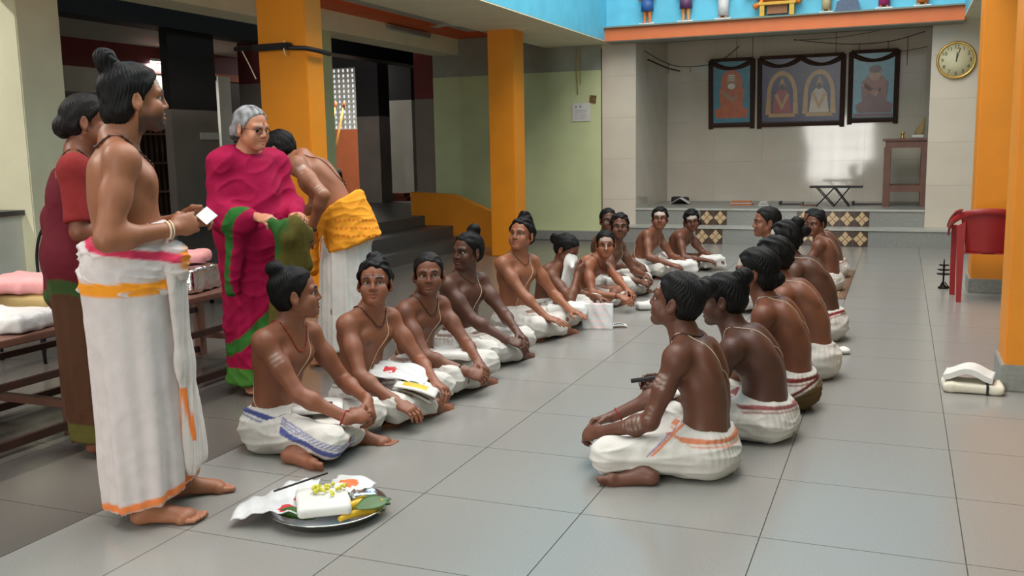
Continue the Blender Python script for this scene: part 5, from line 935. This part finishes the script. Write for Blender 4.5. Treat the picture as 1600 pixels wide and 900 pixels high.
towel('folded_towel', M_WCLOTH, (.30, .26, .12), (-2.12, 10.0, .06), .5, 'white bundle before the boy near the stage corner', amp=.015); towel('folded_towel', M_WCLOTH, (.26, .22, .13), (-1.92, 10.7, .03), .5, 'white bundle before the curly-haired boy', amp=.015)
towel('folded_towel', M_WCLOTH, (.16, .16, .04), (-0.98, 4.45, .20), .5, 'white towel in the lap of the boy bending forward', amp=.01, vox=.008)
mb = MB(); mb.tube([(-.09, 0, 0), (.09, 0, .02)], .011, 8); o = mb.build('umbrella_handle', M_BLACKTH); o.location = (-1.10, 4.47, .262); o.rotation_euler = (0, 0, .4); tag(o, 'short dark rod held over the lap of the boy bending forward', 'rod')
towel('crumpled_towel', M_WCLOTH, (.12, .10, .04), (-0.33, 6.60, 0), .5, 'scrap of white cloth on the floor behind the right row', amp=.012, vox=.008)
# --- woven mat under the last two boys on the right
o = slab(lambda u, v: V3(-.42 + .72 * u, -1.0 + 2.0 * v, .004), 10, 24, .006, 'woven_mat', [mat('mat_brown', srgb(120, 92, 70), rough=.9, noise=.3, scale=40), mat('mat_tan', srgb(190, 168, 130), rough=.9, noise=.2, scale=40)], bands=lambda u, v: 1 if u < .93 and int(v * 24) % 3 else 0); o.location = (-.72, 9.95, 0); tag(o, 'striped woven mat under the last two boys near the steps', 'mat')
# --- folded cloths at the right pillar
cushion('folded_cloth', M_CCLOTH, (.31, .20, .055), (.415, 5.82, 0), .0, amp=.006, rnd=.022, vox=.008, label='cream folded cloth with black tie on the floor by the near pillar'); 
MB().box(-.006, .006, -.104, .104, .0, .058).build('black_tie', M_BLACKTH, bpy.data.objects[C.objects[-1].name], (.07, 0, 0))
o = slab(lambda u, v: V3((u - .5) * .25, (v - .5) * .19, .022 * math.cos(6.0 * (u - .5)) + .03), 18, 10, .03, 'folded_cloth', M_WCLOTH); o.location = (.40, 5.85, .068); o.rotation_euler = (0, 0, -.15); tag(o, 'white folded cloth stacked on the cream one by the near pillar', 'cloth')
# --- red plastic chair
R_ = empty('plastic_chair', (.715, 9.26, 0)); tag(R_, 'red moulded plastic armchair turned away beside the far right pillar', 'chair')
bw = lambda t: .172 + .062 * t ** 1.5
slab(lambda u, v: V3((u * 2 - 1) * bw(v), -.20 + .05 * (u * 2 - 1) ** 2 - .06 * v, .42 + (.385 - .035 * (u * 2 - 1) ** 2) * v), 14, 12, .008, 'backrest', M_RED, R_)
slab(lambda u, v: V3((u * 2 - 1) * (.19 + .03 * v), -.20 + .44 * v, .425 - .015 * math.sin(math.pi * v) * math.sin(math.pi * u)), 10, 10, .012, 'seat', M_RED, R_)
for sx in (-1, 1):
    slab(lambda u, v: V3(sx * (.225 + .065 * math.sin(u * 1.6) + (v - .5) * .05 * (1 if u > .1 else .6)), -.24 + .40 * u, .80 - .16 * u ** 1.2 - .02 * v * u), 12, 4, .014, 'armrest', M_RED, R_)
    MB().bar((sx * .255, .16, .64), (sx * .245, .22, 0), .045, .03).build('front_leg', M_RED, R_); MB().prism([(-.038, .66), (.03, .70), (.022, 0), (-.018, 0)], 'y', -.012, .012).build('rear_leg', M_RED, R_, (sx * .215, -.215, 0))
    pass
tr = smooth_path([(-.30, .14, .60), (-.295, .0, .68), (-.26, -.16, .745), (-.16, -.25, .80), (0, -.27, .815), (.16, -.25, .80), (.26, -.16, .745), (.295, .0, .68), (.30, .14, .60)], 48); slab(lambda u, v: V3(tr[int(round(u * (len(tr) - 1)))]) + V3(0, 0, -.055 * v), len(tr) - 1, 2, .016, 'top_rail', M_RED, R_)
# --- tall oil lamp
mb = MB(); mb.lathe([(.001, 0), (.045, 0), (.048, .01), (.02, .03), (.008, .05), (.008, .20), (.012, .215), (.007, .23), (.006, .265), (.001, .285)], n=16)
for z, r in ((.125, .058), (.165, .052), (.21, .042)): mb.lathe([(.004, z), (r, z + .008), (r + .006, z + .016), (.006, z + .010)], n=16)
for k in range(3): a = k * 2.1; mb.tube([(.012 * math.cos(a), .012 * math.sin(a), .06), (.055 * math.cos(a), .055 * math.sin(a), .004)], .006, 6)
o = mb.build('oil_lamp', M_BRONZE); o.location = (.41, 9.86, 0); tag(o, 'small blackened tiered oil lamp standing on the floor near the red chair', 'lamp')
# --- clock
K = empty('wall_clock', (.605, 13.84, 2.40)); tag(K, 'round gold-rimmed wall clock on the cream tiles right of the stage', 'clock')
def ydisc(name, prof, m): o = MB().lathe(prof, n=48).build(name, m, K); o.rotation_euler = (math.radians(90), 0, 0); return o
ydisc('dial', [(.001, .002), (.205, .002), (.205, .022), (.001, .022)], mat('dial', srgb(214, 206, 168), rough=.5, noise=.05)); MB().tube([(.220 * math.cos(t), -.018, .220 * math.sin(t)) for t in np.linspace(0, 2 * math.pi, 49)[:-1]], .018, 8, closed=True).build('rim', M_GOLD, K)
for h in range(12):
    a = math.radians(30 * h); cu = bpy.data.curves.new('numeral', 'FONT'); cu.body = str(12 if h == 0 else h); cu.size = .068; cu.align_x = 'CENTER'; cu.align_y = 'CENTER'; cu.extrude = .001; cu.materials.append(M_INK); tmp = bpy.data.objects.new('tmp', cu); me = bpy.data.meshes.new_from_object(tmp); bpy.data.objects.remove(tmp); o = link('numeral', me, None, K); o.location = (.165 * math.sin(a), -.0235, .165 * math.cos(a)); o.rotation_euler = (math.radians(90), 0, 0)
for nm, a, L, w_ in (('hour_hand', 3, .10, .012), ('minute_hand', 15, .155, .009)): a = math.radians(a); MB().bar((-.02 * math.sin(a), -.027, -.02 * math.cos(a)), (L * math.sin(a), -.027, L * math.cos(a)), w_, .003, up=(0, 1, 0)).build(nm, M_INK, K)
# --- three framed pictures with garlands
M_FRAME = mat('garland_dark', srgb(66, 44, 37), rough=.9, noise=.35, scale=60, bump=.8, bscale=70)
def shape(parent, name, pts, m, y): return MB().prism(pts, 'y', y - .0015, y).build(name, m, parent)
def oval(cx, cz, rx, rz, n=20, a0=0, a1=2 * math.pi): return [(cx + rx * math.cos(a0 + (a1 - a0) * k / n), cz + rz * math.sin(a0 + (a1 - a0) * k / n)) for k in range(n)]
P_ = {k: mat('picture_' + k, srgb(*c), rough=.3, noise=.12, scale=14) for k, c in dict(teal=(62, 130, 150), sky=(90, 160, 180), orange=(188, 98, 62), skin=(176, 128, 104), pale=(206, 190, 176), navy=(50, 56, 92), gold=(182, 142, 84), crimson=(150, 60, 62), plum=(104, 66, 72), white=(222, 220, 214), rust=(140, 74, 60), dark=(60, 44, 42)).items()}
def frame(x0, x1, z0, z1, label, bgm):
    w = x1 - x0; h = z1 - z0; F = empty('framed_picture', ((x0 + x1) / 2, 15.88, (z0 + z1) / 2)); tag(F, label, 'picture', 'framed pictures above the stage'); F.rotation_euler = (math.radians(4), 0, 0)
    MB().box(-w / 2, w / 2, -.03, .0, -h / 2, h / 2).build('backing', M_DBROWN, F); MB().box(-w / 2 + .04, w / 2 - .04, -.034, -.03, -h / 2 + .05, h / 2 - .03).build('painting', bgm, F)
    for a, b in (((-w / 2, 0, h / 2), (w / 2, 0, h / 2)), ((-w / 2, 0, -h / 2), (w / 2, 0, -h / 2)), ((-w / 2, 0, -h / 2 - .05), (-w / 2, 0, h / 2)), ((w / 2, 0, -h / 2 - .05), (w / 2, 0, h / 2))): MB().bar(V3(a) + V3(0, -.03, 0), V3(b) + V3(0, -.03, 0), .07, .05).build('frame_bar', M_FRAME, F)
    n = 2 if w > 1 else 1
    for k in range(n):
        ww = w / n; xs = -w / 2 + ww * k; MB().tube([(xs + ww * t, -.065, h / 2 - .02 - .12 * math.sin(math.pi * t) ** .8) for t in np.linspace(0, 1, 15)], [.030 + .006 * math.sin(9 * t) for t in np.linspace(0, 1, 15)], 8).build('garland', M_FRAME, F)
    return F
def sit(F, cx, robe, skin, hood=None, y=-.0345, sc=1.0, face='pale'):
    S = lambda pts: [(cx + x * sc, z * sc) for x, z in pts]
    shape(F, 'figure_base', S([(-.24, -.40), (.24, -.40), (.27, -.28), (.15, -.20), (-.15, -.20), (-.27, -.28)]), robe, y); shape(F, 'figure_body', S([(-.17, -.25), (.17, -.25), (.20, .05), (.10, .15), (-.10, .15), (-.20, .05)]), robe if hood is None else hood, y - .001)
    if hood: shape(F, 'figure_hood', S(oval(0, .16, .17, .20)), hood, y - .0015)
    shape(F, 'figure_arm', S([(-.19, .02), (-.14, .06), (.02, -.08), (.08, -.02), (.10, -.06), (.02, -.16)]), skin, y - .002); shape(F, 'figure_head', S(oval(.0, .19, .085, .115)), skin, y - .0025)
F = frame(-2.90, -2.24, 1.68, 2.72, 'left garlanded picture of an orange-robed seated figure', P_['teal']); sit(F, .0, P_['orange'], P_['skin'], P_['orange'])
for z in (.20, .235, .27): shape(F, 'forehead_mark', oval(0, z, .06, .009, 12), P_['white'], -.0385)
shape(F, 'figure_beard', oval(0, .10, .06, .045, 14), P_['white'], -.0387)
F = frame(-2.13, -.88, 1.67, 2.72, 'wide middle garlanded picture of two golden shrine figures on navy', P_['navy'])
for cx, core in ((-.28, 'crimson'), (.28, 'pale')):
    a = [(cx + .23 * math.cos(t), -.05 + .36 * math.sin(t)) for t in np.linspace(0, math.pi, 17)]; b = [(cx + .17 * math.cos(t), -.05 + .29 * math.sin(t)) for t in np.linspace(math.pi, 0, 17)]; shape(F, 'arch', [(cx + .25, -.36)] + a + [(cx - .25, -.36), (cx - .17, -.36)] + b + [(cx + .17, -.36)], P_['gold'], -.036)
    shape(F, 'robe', [(cx - .15, -.34), (cx + .15, -.34), (cx + .11, -.05), (cx + .05, .03), (cx - .05, .03), (cx - .11, -.05)], P_[core], -.0365); shape(F, 'crown', [(cx - .055, .06), (cx + .055, .06), (cx, .22)], P_['gold'], -.0375); shape(F, 'face', oval(cx, .06, .04, .05, 14), P_['dark'], -.038); shape(F, 'garland_print', [(cx - .11, -.06), (cx - .07, -.03), (cx, -.20), (cx + .07, -.03), (cx + .11, -.06), (cx, -.30)], P_['gold'], -.038); shape(F, 'pedestal', [(cx - .21, -.40), (cx + .21, -.40), (cx + .18, -.345), (cx - .18, -.345)], P_['gold'], -.0372)
F = frame(-.77, -.11, 1.70, 2.74, 'right garlanded picture of a seated figure in plum robe', P_['sky']); sit(F, .02, P_['plum'], P_['skin'], None); shape(F, 'figure_hair', oval(.02, .25, .088, .06, 14), P_['dark'], -.0385); shape(F, 'figure_shawl', [(-.12, .13), (.16, .13), (.19, -.2), (.02, -.02), (-.15, -.2)], P_['rust'], -.0365); shape(F, 'ground_band', [(-.28, -.46), (.28, -.46), (.28, -.41), (-.28, -.41)], P_['plum'], -.0352)
# --- cords and clips across the stage
def cord(pts, name, label, r=.006, m=M_DARKM, drops=(), n=40):
    o = MB().tube(smooth_path(pts, n), r, 6).build(name, m); tag(o, label, 'cord')
    for p, L in drops: MB().tube([p, (p[0], p[1], p[2] - L)], .004, 5).build('hanging_clip', m, o)
cord([(-3.60, 14.3, 2.78), (-3.5, 14.9, 2.68), (-3.36, 15.6, 2.63), (-2.95, 15.7, 2.64), (-2.7, 15.75, 2.72), (-2.45, 15.8, 2.92)], 'stage_cord', 'dark cord from the stage corner to the left picture', drops=[((-3.45, 15.2, 2.66), .16), ((-3.2, 15.65, 2.63), .10), ((-2.9, 15.7, 2.65), .08)])
cord([(-3.58, 14.4, 2.66), (-3.45, 15.1, 2.58), (-3.36, 15.6, 2.56)], 'stage_cord', 'short lower cord in the left stage corner', r=.012); cord([(-1.62, 15.8, 2.97), (-1.2, 15.8, 2.90), (-.7, 15.8, 2.85), (-.2, 15.8, 2.87), (.25, 15.8, 2.98)], 'stage_cord', 'sagging cord above the middle and right pictures', drops=[((-.66, 15.8, 2.86), .16), ((-.25, 15.8, 2.87), .12), ((.02, 15.8, 2.92), .42)])
cord([(-1.62, 15.79, 2.96), (-1.0, 15.79, 2.96), (-.37, 15.79, 3.03)], 'stage_cord', 'straight cord under the stage ceiling', r=.004); cord([(-.2, 15.78, 2.70), (.05, 15.78, 2.72), (.3, 15.78, 2.76)], 'stage_cord', 'cord from the right picture to the side wall', r=.004)
for x in (-2.5, -2.25, -1.0): cord([(x, 15.86, 3.05), (x, 15.86, 2.73)], 'hanging_wire', {-2.5: 'thin wire holding up the left picture', -2.25: 'second thin wire at the left picture', -1.0: 'thin wire holding up the middle picture'}[x], r=.003, n=4)
# --- stage table, folding stand and odds and ends
T = empty('side_table', (.06, 15.0, .46)); tag(T, 'tall brown wooden side table at the right of the stage', 'table')
MB().box(-.32, .30, -.30, .32, .925, .96).build('table_top', M_BRWOOD, T, bevel=.006); MB().box(-.28, .27, -.27, .29, .83, .925).build('apron', M_BRWOOD, T); MB().box(-.28, .27, -.27, .29, .21, .30).build('shelf', M_BRWOOD, T)
for x in (-.25, .24):
    for y in (-.24, .26): MB().box(x - .045, x + .045, y - .04, y + .04, 0, .84).build('leg', M_BRWOOD, T)
cushion('tray', M_PAPER, (.16, .12, .05), (.20, 14.92, 1.42), 0, amp=.004, rnd=.01, label='white box of puja things on the tall side table', cat='box'); mb = MB(); mb.lathe([(.001, 0), (.04, 0), (.02, .02), (.02, .06), (.035, .09), (.001, .09)], n=14); o = mb.build('brass_cup', M_GOLD); o.location = (0, 14.95, 1.422); tag(o, 'small brass cup on the tall side table', 'cup')
q = SDF(); q.ell((0, 0, .08), (.06, .05, .09), k=.02); q.cap((.03, 0, .1), (.06, 0, .28), .035, .02, k=.03); q.cut((0, 0, 0), (0, 0, 1)); Vt, Q = q.mesh(V3(-.1, -.1, -.02), V3(.12, .1, .34), .01); o = link('draped_idol', qmesh('draped_idol', Vt, Q), M_BRNB); o.location = (.22, 15.12, 1.42); tag(o, 'small brown draped figurine on the tall side table', 'figurine')
T = empty('folding_stand', (-.86, 14.65, .46)); tag(T, 'black folding stand with crossed legs on the stage', 'stand'); MB().box(-.36, .36, -.15, .15, .275, .30).build('top', M_DARKM, T)
for y in (-.12, .12):
    for a, b in ((-.25, 0.02), (.02, .25), (0.02, -.25), (.25, .02)): MB().tube([(a * .9 - .04, y, 0.01), (b * .9 - .04, y, .28)], .009, 6).build('leg', M_DARKM, T)
cushion('cloth_heap', M_BAG, (.26, .18, .10), (-3.28, 15.35, .46), 0, seed=3, label='dark heap at the left corner of the stage', cat='heap'); o = slab(lambda u, v: V3((u - .5) * .30, (v - .5) * .2, .09 * (1 - abs(2 * u - 1))), 10, 8, .006, 'folded_paper', M_PAPER); o.location = (-3.22, 15.12, .47); tag(o, 'white folded paper leaning on the dark heap on the stage', 'paper')
for k, (x, y, w_, m_, lb) in enumerate(((-2.25, 15.0, .34, M_ORANGE2, 'pile of orange-edged sheets on the stage floor'), (-1.9, 14.9, .16, M_PAPER, 'pale sheets beside the orange-edged pile on stage'), (-1.55, 15.1, .30, M_DARKM, 'dark flat tray on the stage floor left of the stand'), (-1.25, 14.85, .22, M_BRWOOD, 'brown plank on the stage next to the folding stand'), (-.45, 15.2, .42, M_DBROWN, 'dark board on the stage between stand and side table'))):
    T = empty('sheet_pile' if k < 2 else 'board', (x, y, .46)); tag(T, lb, 'sheets' if k < 2 else 'board')
    for j in range(3 if k < 2 else 1): MB().box(-w_ / 2 + .01 * j, w_ / 2 - .015 * j, -.10, .10 - .02 * j, .022 * j, .022 * j + .014).build('sheet' if k < 2 else 'panel', m_ if j % 2 == 0 else M_PAPER, T)
    if k >= 2: MB().box(-w_ / 2, -w_ / 2 + .03, -.1, .1, .014, .05).build('lip', m_, T)
# --- notice, wall patches, wires on the green wall
T = empty('notice_sheet', (-4.45, 13.84, 1.90)); tag(T, 'white printed notice sheet taped to the pale green wall', 'notice'); MB().box(-.14, .14, -.004, 0, -.135, .13).build('sheet', M_PAPER, T)
for k in range(6): MB().box(-.10, .10 - .02 * (k % 3), -.0055, -.004, .02 - .025 * k, .026 - .025 * k).build('text_line', mat('faint_ink', srgb(160, 162, 168), rough=.8), T)
for x in (-.08, -.01): MB().lathe([(.001, 0), (.017, 0), (.017, .0015), (.001, .0015)], n=12).build('seal', MATS['faint_ink'], T, (x, -.004, .08)).rotation_euler = (math.radians(90), 0, 0)
o = MB().box(-.05, .05, -.012, 0, -.055, .055).build('rusty_plate', mat('rust', srgb(112, 84, 48), rough=.9, noise=.4, scale=30)); o.location = (-4.27, 13.848, 2.08); o.rotation_euler = (0, .12, 0); tag(o, 'rusty square patch above the notice on the green wall', 'plate')
cord([(-4.52, 13.83, 2.84), (-4.52, 13.83, 2.5), (-4.50, 13.83, 2.16)], 'wall_wire', 'longer brown wire hanging down the green wall', r=.008, m=M_BRNB, n=6); cord([(-4.46, 13.83, 2.84), (-4.46, 13.83, 2.30)], 'wall_wire', 'shorter brown wire hanging down the green wall', r=.006, m=M_BRNB, n=4); cord([(-4.135, 13.84, 2.8), (-4.135, 13.84, .2)], 'wall_wire', 'thin dark wire along the joint of green wall and tiles', r=.006, n=6)
# --- rod tied to the near pillar
T = empty('tied_rod', (-4.76, 6.76, 2.22)); tag(T, 'dark metal rod tied across the near orange pillar', 'rod'); MB().tube([(-.42, -.03, .03), (-.1, -.02, .03), (.27, -.02, -.0), (.30, .1, -.01), (.29, .3, -.02)], .019, 8).build('bar', M_DARKM, T); MB().box(-.24, .12, -.05, .02, .0, .055).build('clamp', M_DARKM, T, bevel=.01); MB().tube([(.07, -.03, .07), (.072, -.04, .0), (.07, -.02, -.05)], .006, 6).build('tie', M_THREAD, T); MB().tube(smooth_path([(-.36, -.02, .02), (-.3, -.01, -.10), (-.24, -.01, -.22)], 12), .005, 6).build('loose_wire', M_THREAD, T)
# --- fluorescent tubes, fan
def tube_lamp(a, b, label, lit, power=0, hang=None):
    a = V3(a); b = V3(b); c = (a + b) / 2; T = empty('tube_lamp', tuple(c)); tag(T, label, 'lamp'); MB().bar(a - c + V3(0, 0, .03), b - c + V3(0, 0, .03), .05, .04).build('batten', M_OFFW if lit else M_GREYP, T); MB().tube([a - c, b - c], .016, 10).build('tube', M_TUBE if lit else M_SOFF, T)
    if hang:
        for p in (a, b): MB().tube([lerp(p, c, .2) - c + V3(0, 0, .04), lerp(p, c, .2) - c + V3(0, 0, hang - c[2])], .006, 6).build('hanger', M_DARKM, T)
    if lit and power:
        d_ = bpy.data.lights.new('tube_light', 'AREA'); d_.shape = 'RECTANGLE'; d_.size = float(np.linalg.norm(b - a)); d_.size_y = .05; d_.energy = power; d_.color = (1, .97, .9); o = bpy.data.objects.new('tube_light', d_); C.objects.link(o); o.parent = T; o.location = (0, 0, -.03); o.rotation_euler = (0, 0, math.atan2(b[1] - a[1], b[0] - a[0]))
tube_lamp((-10.962, 12.15, 2.83), (-10.962, 12.75, 2.84), 'glowing fluorescent tube on the maroon band behind the standing man', True, 28); tube_lamp((-10.2, 16.6, 3.27), (-10.2, 17.4, 3.27), 'glowing fluorescent tube hanging above the lattice window', True, 60, hang=3.5)
tube_lamp((-4.95, 2.0, 2.81), (-4.95, 3.2, 2.81), 'added unseen fill tube under the inner beam above the long table', True, 42)  # added out of view to brighten the left aisle
tube_lamp((-4.95, -.6, 2.81), (-4.95, .6, 2.81), 'added unseen fill tube under the inner beam behind the viewer', True, 40)  # second added fill light for the aisle, never in view
tube_lamp((-6.41, 11.6, 3.0), (-6.41, 12.8, 3.0), 'unlit grimy tube fitting on the cream beam', False)
tube_lamp((-7.6, 3.0, 3.55), (-7.6, 4.2, 3.55), 'added unseen fill tube on the black verandah ceiling', True, 70)  # extra lamp added outside the frame to lift the dark verandah
F = empty('ceiling_fan', (-5.32, 11.35, 2.98)); tag(F, 'white ceiling fan under the orange ceiling medallion', 'fan'); MB().lathe([(.001, -.05), (.09, -.045), (.10, 0), (.07, .03), (.015, .04), (.015, .13), (.001, .13)], n=20).build('motor', M_OFFW, F)
for k in range(3): a = k * 2.094 + .4; slab(lambda u, v: V3(math.cos(a) * (.1 + .5 * u) - math.sin(a) * (v - .5) * .12, math.sin(a) * (.1 + .5 * u) + math.cos(a) * (v - .5) * .12, .01 * v), 6, 3, .006, 'blade', M_OFFW, F)
mb = MB(); mb.prism([(-5.75 + .95 * x, 11.0 + .95 * y) for x, y in ((0, .35), (.25, .3), (.3, 0), (.6, 0), (.65, .3), (.85, .35), (.85, .65), (.65, .7), (.6, 1), (.3, 1), (.25, .7), (0, .65))], 'z', 3.10, 3.12); struct(mb, 'trim_2', M_ORANGE3)
# --- verandah things
T = empty('shelf_rack', (-10.95, 12.2, .44)); tag(T, 'dark brown slatted rack against the outer wall behind the standing man', 'rack'); MB().box(-.04, 0, -.75, .75, 0, 1.65).build('back', M_DBROWN, T)
for k in range(13): MB().box(.0, .05, -.74 + .12 * k, -.70 + .12 * k, 0.02, 1.62).build('slat', M_DBROWN, T)
for z in (.35, .8, 1.25): MB().box(0, .12, -.75, .75, z, z + .03).build('shelf', M_BRWOOD, T)
o = cushion('yellow_cloth', mat('yellow_cloth', srgb(226, 158, 60), rough=.8, noise=.2, bump=.3), (.10, .28, .42), (-10.76, 12.42, 1.02), 0, label='yellow orange cloth hanging on the dark slatted rack'); o = MB().box(-.02, .0, -.18, .18, -.045, .045).build('white_label', M_PAPER); o.location = (-8.48, 10.40, 1.62); tag(o, 'white strip label on the grey verandah post', 'label')
o = MB().box(-.02, 0, -.45, .45, -.14, .14).build('wall_board', M_PAPER); o.location = (-10.96, 12.55, 2.18); tag(o, 'pale board on the outer wall above the rack', 'board')
T = empty('window_grille', (-10.93, 14.28, 1.8)); tag(T, 'white square grid grille beside the dark door', 'grille')
for k in range(5): MB().box(0, .02, -.3 + .15 * k - .008, -.3 + .15 * k + .008, -.25, .25).build('bar', M_OFFW, T); MB().box(0, .02, -.3, .3, -.25 + .125 * k - .008, -.25 + .125 * k + .008).build('cross_bar', M_OFFW, T)
random.seed(9); br = None
for k in range(22):
    if br is None: br = MB().box(-.11, .11, -.05, .05, 0, .07).build('brick', mat('brick', srgb(128, 66, 52), rough=.9, noise=.25)); o = br
    else: o = link('brick', br.data)
    j = k % 11; o.location = (-8.65 - .23 * (j % 6) - .05 * (k // 11), 15.95 + .14 * (j // 6), .44 + .075 * (k // 11)); o.rotation_euler = (0, 0, random.uniform(-.15, .15)); tag(o, 'red brick in the low pile on the verandah floor', 'brick', 'bricks piled on the verandah')
B = empty('white_bucket', (-9.70, 15.35, .44)); tag(B, 'white plastic bucket on the verandah by the brick pile', 'bucket'); MB().lathe([(.001, 0), (.13, 0), (.17, .32), (.18, .33), (.18, .35), (.165, .35), (.001, .33)], n=24).build('pail', M_OFFW, B); MB().tube([(.18 * math.cos(t), 0, .34 + .14 * math.sin(t)) for t in np.linspace(0, math.pi, 12)], .006, 6).build('handle', M_DARKM, B)
q = SDF(); q.ell((0, 0, .25), (.3, .2, .26), k=.05); q.ell((.25, 0, .45), (.15, .12, .2), k=.05); q.ell((-.2, .05, .5), (.12, .12, .18), k=.05); q.cut((0, 0, 0), (0, 0, 1)); Vt, Q = q.mesh(V3(-.5, -.4, -.02), V3(.5, .4, .8), .02); Vt = Vt + normals(Vt, Q) * (.03 * wrinkle(Vt, 10, 3))[:, None]; o = link('black_sack_heap', qmesh('black_sack_heap', Vt, Q), M_BAG); o.location = (-10.35, 15.9, .44); tag(o, 'heap of black sacks beside the white bucket on the verandah', 'sacks')
for k, (x0, x1, lb) in enumerate(((-10.9, -10.55, 'yellow pole leaning left under the lattice window'), (-10.75, -10.35, 'yellow pole leaning right under the lattice window'))): o = MB().tube([(x0, 16.6, .44), (x1, 16.8, 2.35)], .022, 8).build('bamboo_pole', mat('pole_yellow', srgb(232, 178, 88), rough=.6)); tag(o, lb, 'pole', 'poles leaning at the verandah end'); MB().tube([(x1 - .03, 16.79, 2.2), (x1, 16.8, 2.36)], .026, 8).build('tip', M_ORANGE2, o)
# --- painted figures on the ledge above the stage
FS = {k: mat('figure_' + k, srgb(*c), rough=.5, noise=.1, scale=20) for k, c in dict(flesh=(226, 150, 84), blue=(50, 90, 150), purple=(92, 50, 90), white=(222, 216, 214), orange=(226, 124, 46), gold=(206, 160, 50), magenta=(176, 50, 110), stone=(196, 176, 132), slate=(78, 92, 116), hair=(24, 20, 20), brown=(150, 92, 50)).items()}
def statue(x, skin, cloth, top, label, h=1.0, base='white', skirt=False):
    S = empty('painted_statue', (x, 13.46, 3.055)); tag(S, label, 'statue', 'painted statues on the ledge'); S.scale = (h, h, h); MB().box(-.11, .11, -.04, .08, 0, .02).build('base', FS[base], S, bevel=.004)
    q = SDF(); q.ell((0, .02, .40), (.075, .045, .10), k=.03); q.cap((0, .02, .46), (0, .02, .52), .025, k=.02); q.ell((0, .02, .575), (.05, .05, .06), k=.01)
    for e in (-1, 1):
        q.cap((e * .04, .02, .30), (e * .035, .01, .16), .036, .028, k=.02); q.cap((e * .035, .01, .16), (e * .035, .02, .035), .027, .018, k=.01); q.cap((e * .035, .03, .03), (e * .04, -.035, .03), .016, .014, k=.01); q.cap((e * .085, .02, .46), (e * .10, -.01, .34), .024, .02, k=.02); q.cap((e * .10, -.01, .34), (e * .02, -.05, .38), .019, .015, k=.01)
    Vt, Q = q.mesh(V3(-.15, -.1, .0), V3(.15, .12, .66), .009); link('body', qmesh('body', Vt, Q), FS[skin], S)
    if skirt: MB().lathe([(.001, .05), (.075, .05), (.07, .2), (.08, .30), (.07, .34), (.001, .34)], (0, .015, 0), 18).build('skirt', FS[cloth], S)
    else: MB().lathe([(.001, .17), (.088, .18), (.085, .26), (.075, .33), (.001, .33)], (0, .015, 0), 18).build('loincloth', FS[cloth], S)
    MB().sphere((0, .03, .60), (.056, .056, .05), 14, 10).build('headdress', FS[top], S)
statue(-3.36, 'orange', 'blue', 'gold', 'painted statue in blue loincloth, leftmost on the ledge above the stage'); statue(-2.82, 'flesh', 'purple', 'hair', 'painted statue in purple loincloth, second from left on the ledge'); statue(-2.31, 'flesh', 'white', 'orange', 'painted statue in a long white skirt on the ledge', skirt=True); statue(-.98, 'stone', 'stone', 'gold', 'stone-coloured statue right of the golden throne on the ledge', .8, skirt=True); statue(-.28, 'flesh', 'magenta', 'gold', 'statue in a magenta skirt toward the right of the ledge', .95, skirt=True); statue(.17, 'flesh', 'orange', 'hair', 'statue in orange skirt at the right end of the ledge', .95, skirt=True)
o = MB().prism([(-.15, 0), (.15, 0), (.13, .12), (.06, .16), (.04, .26), (-.04, .26), (-.06, .16), (-.13, .12)], 'y', -.05, .09).build('stone_seat', FS['slate']); o.location = (-.72, 13.46, 3.055); tag(o, 'slate blue stepped pedestal on the ledge above the stage', 'pedestal')
T = empty('throne_statue', (-1.60, 13.445, 3.055)); tag(T, 'seated many-armed statue on a golden throne above the stage centre', 'statue'); MB().box(-.24, .24, -.06, .09, .14, .18).build('throne_seat', FS['gold'], T, bevel=.006)
for x in (-.19, .19): MB().box(x - .03, x + .03, -.05, .08, 0, .14).build('throne_leg', FS['gold'], T)
MB().box(-.13, .13, .0, .08, .03, .14).build('throne_panel', FS['brown'], T); q = SDF(); q.ell((0, .02, .25), (.30, .07, .07), k=.03); q.ell((0, .02, .40), (.13, .07, .15), k=.03); q.ell((0, .02, .62), (.08, .07, .09), k=.02); q.cap((0, .03, .5), (0, .03, .56), .035, k=.02)
Vt, Q = q.mesh(V3(-.4, -.1, .15), V3(.4, .14, .8), .011); link('body', qmesh('body', Vt, Q), FS['brown'], T); MB().lathe([(.001, .66), (.07, .66), (.05, .76), (.001, .85)], (0, .03, 0), 16).build('crown', FS['gold'], T)
for k, (x, z) in enumerate(((-.42, .30), (-.30, .12), (.30, .16), (.42, .32), (-.44, .48), (.44, .5))): MB().tube([(math.copysign(.12, x), .02, .40), (x * .7, .0, z + .06), (x, -.02, z)], [.03, .028, .045], 8).build('arm', FS['orange'], T)
MB().tube([(  .36 * math.cos(t), .05, .45 + .33 * math.sin(t)) for t in np.linspace(-.4, math.pi + .4, 24)], .025, 8).build('halo', FS['brown'], T)
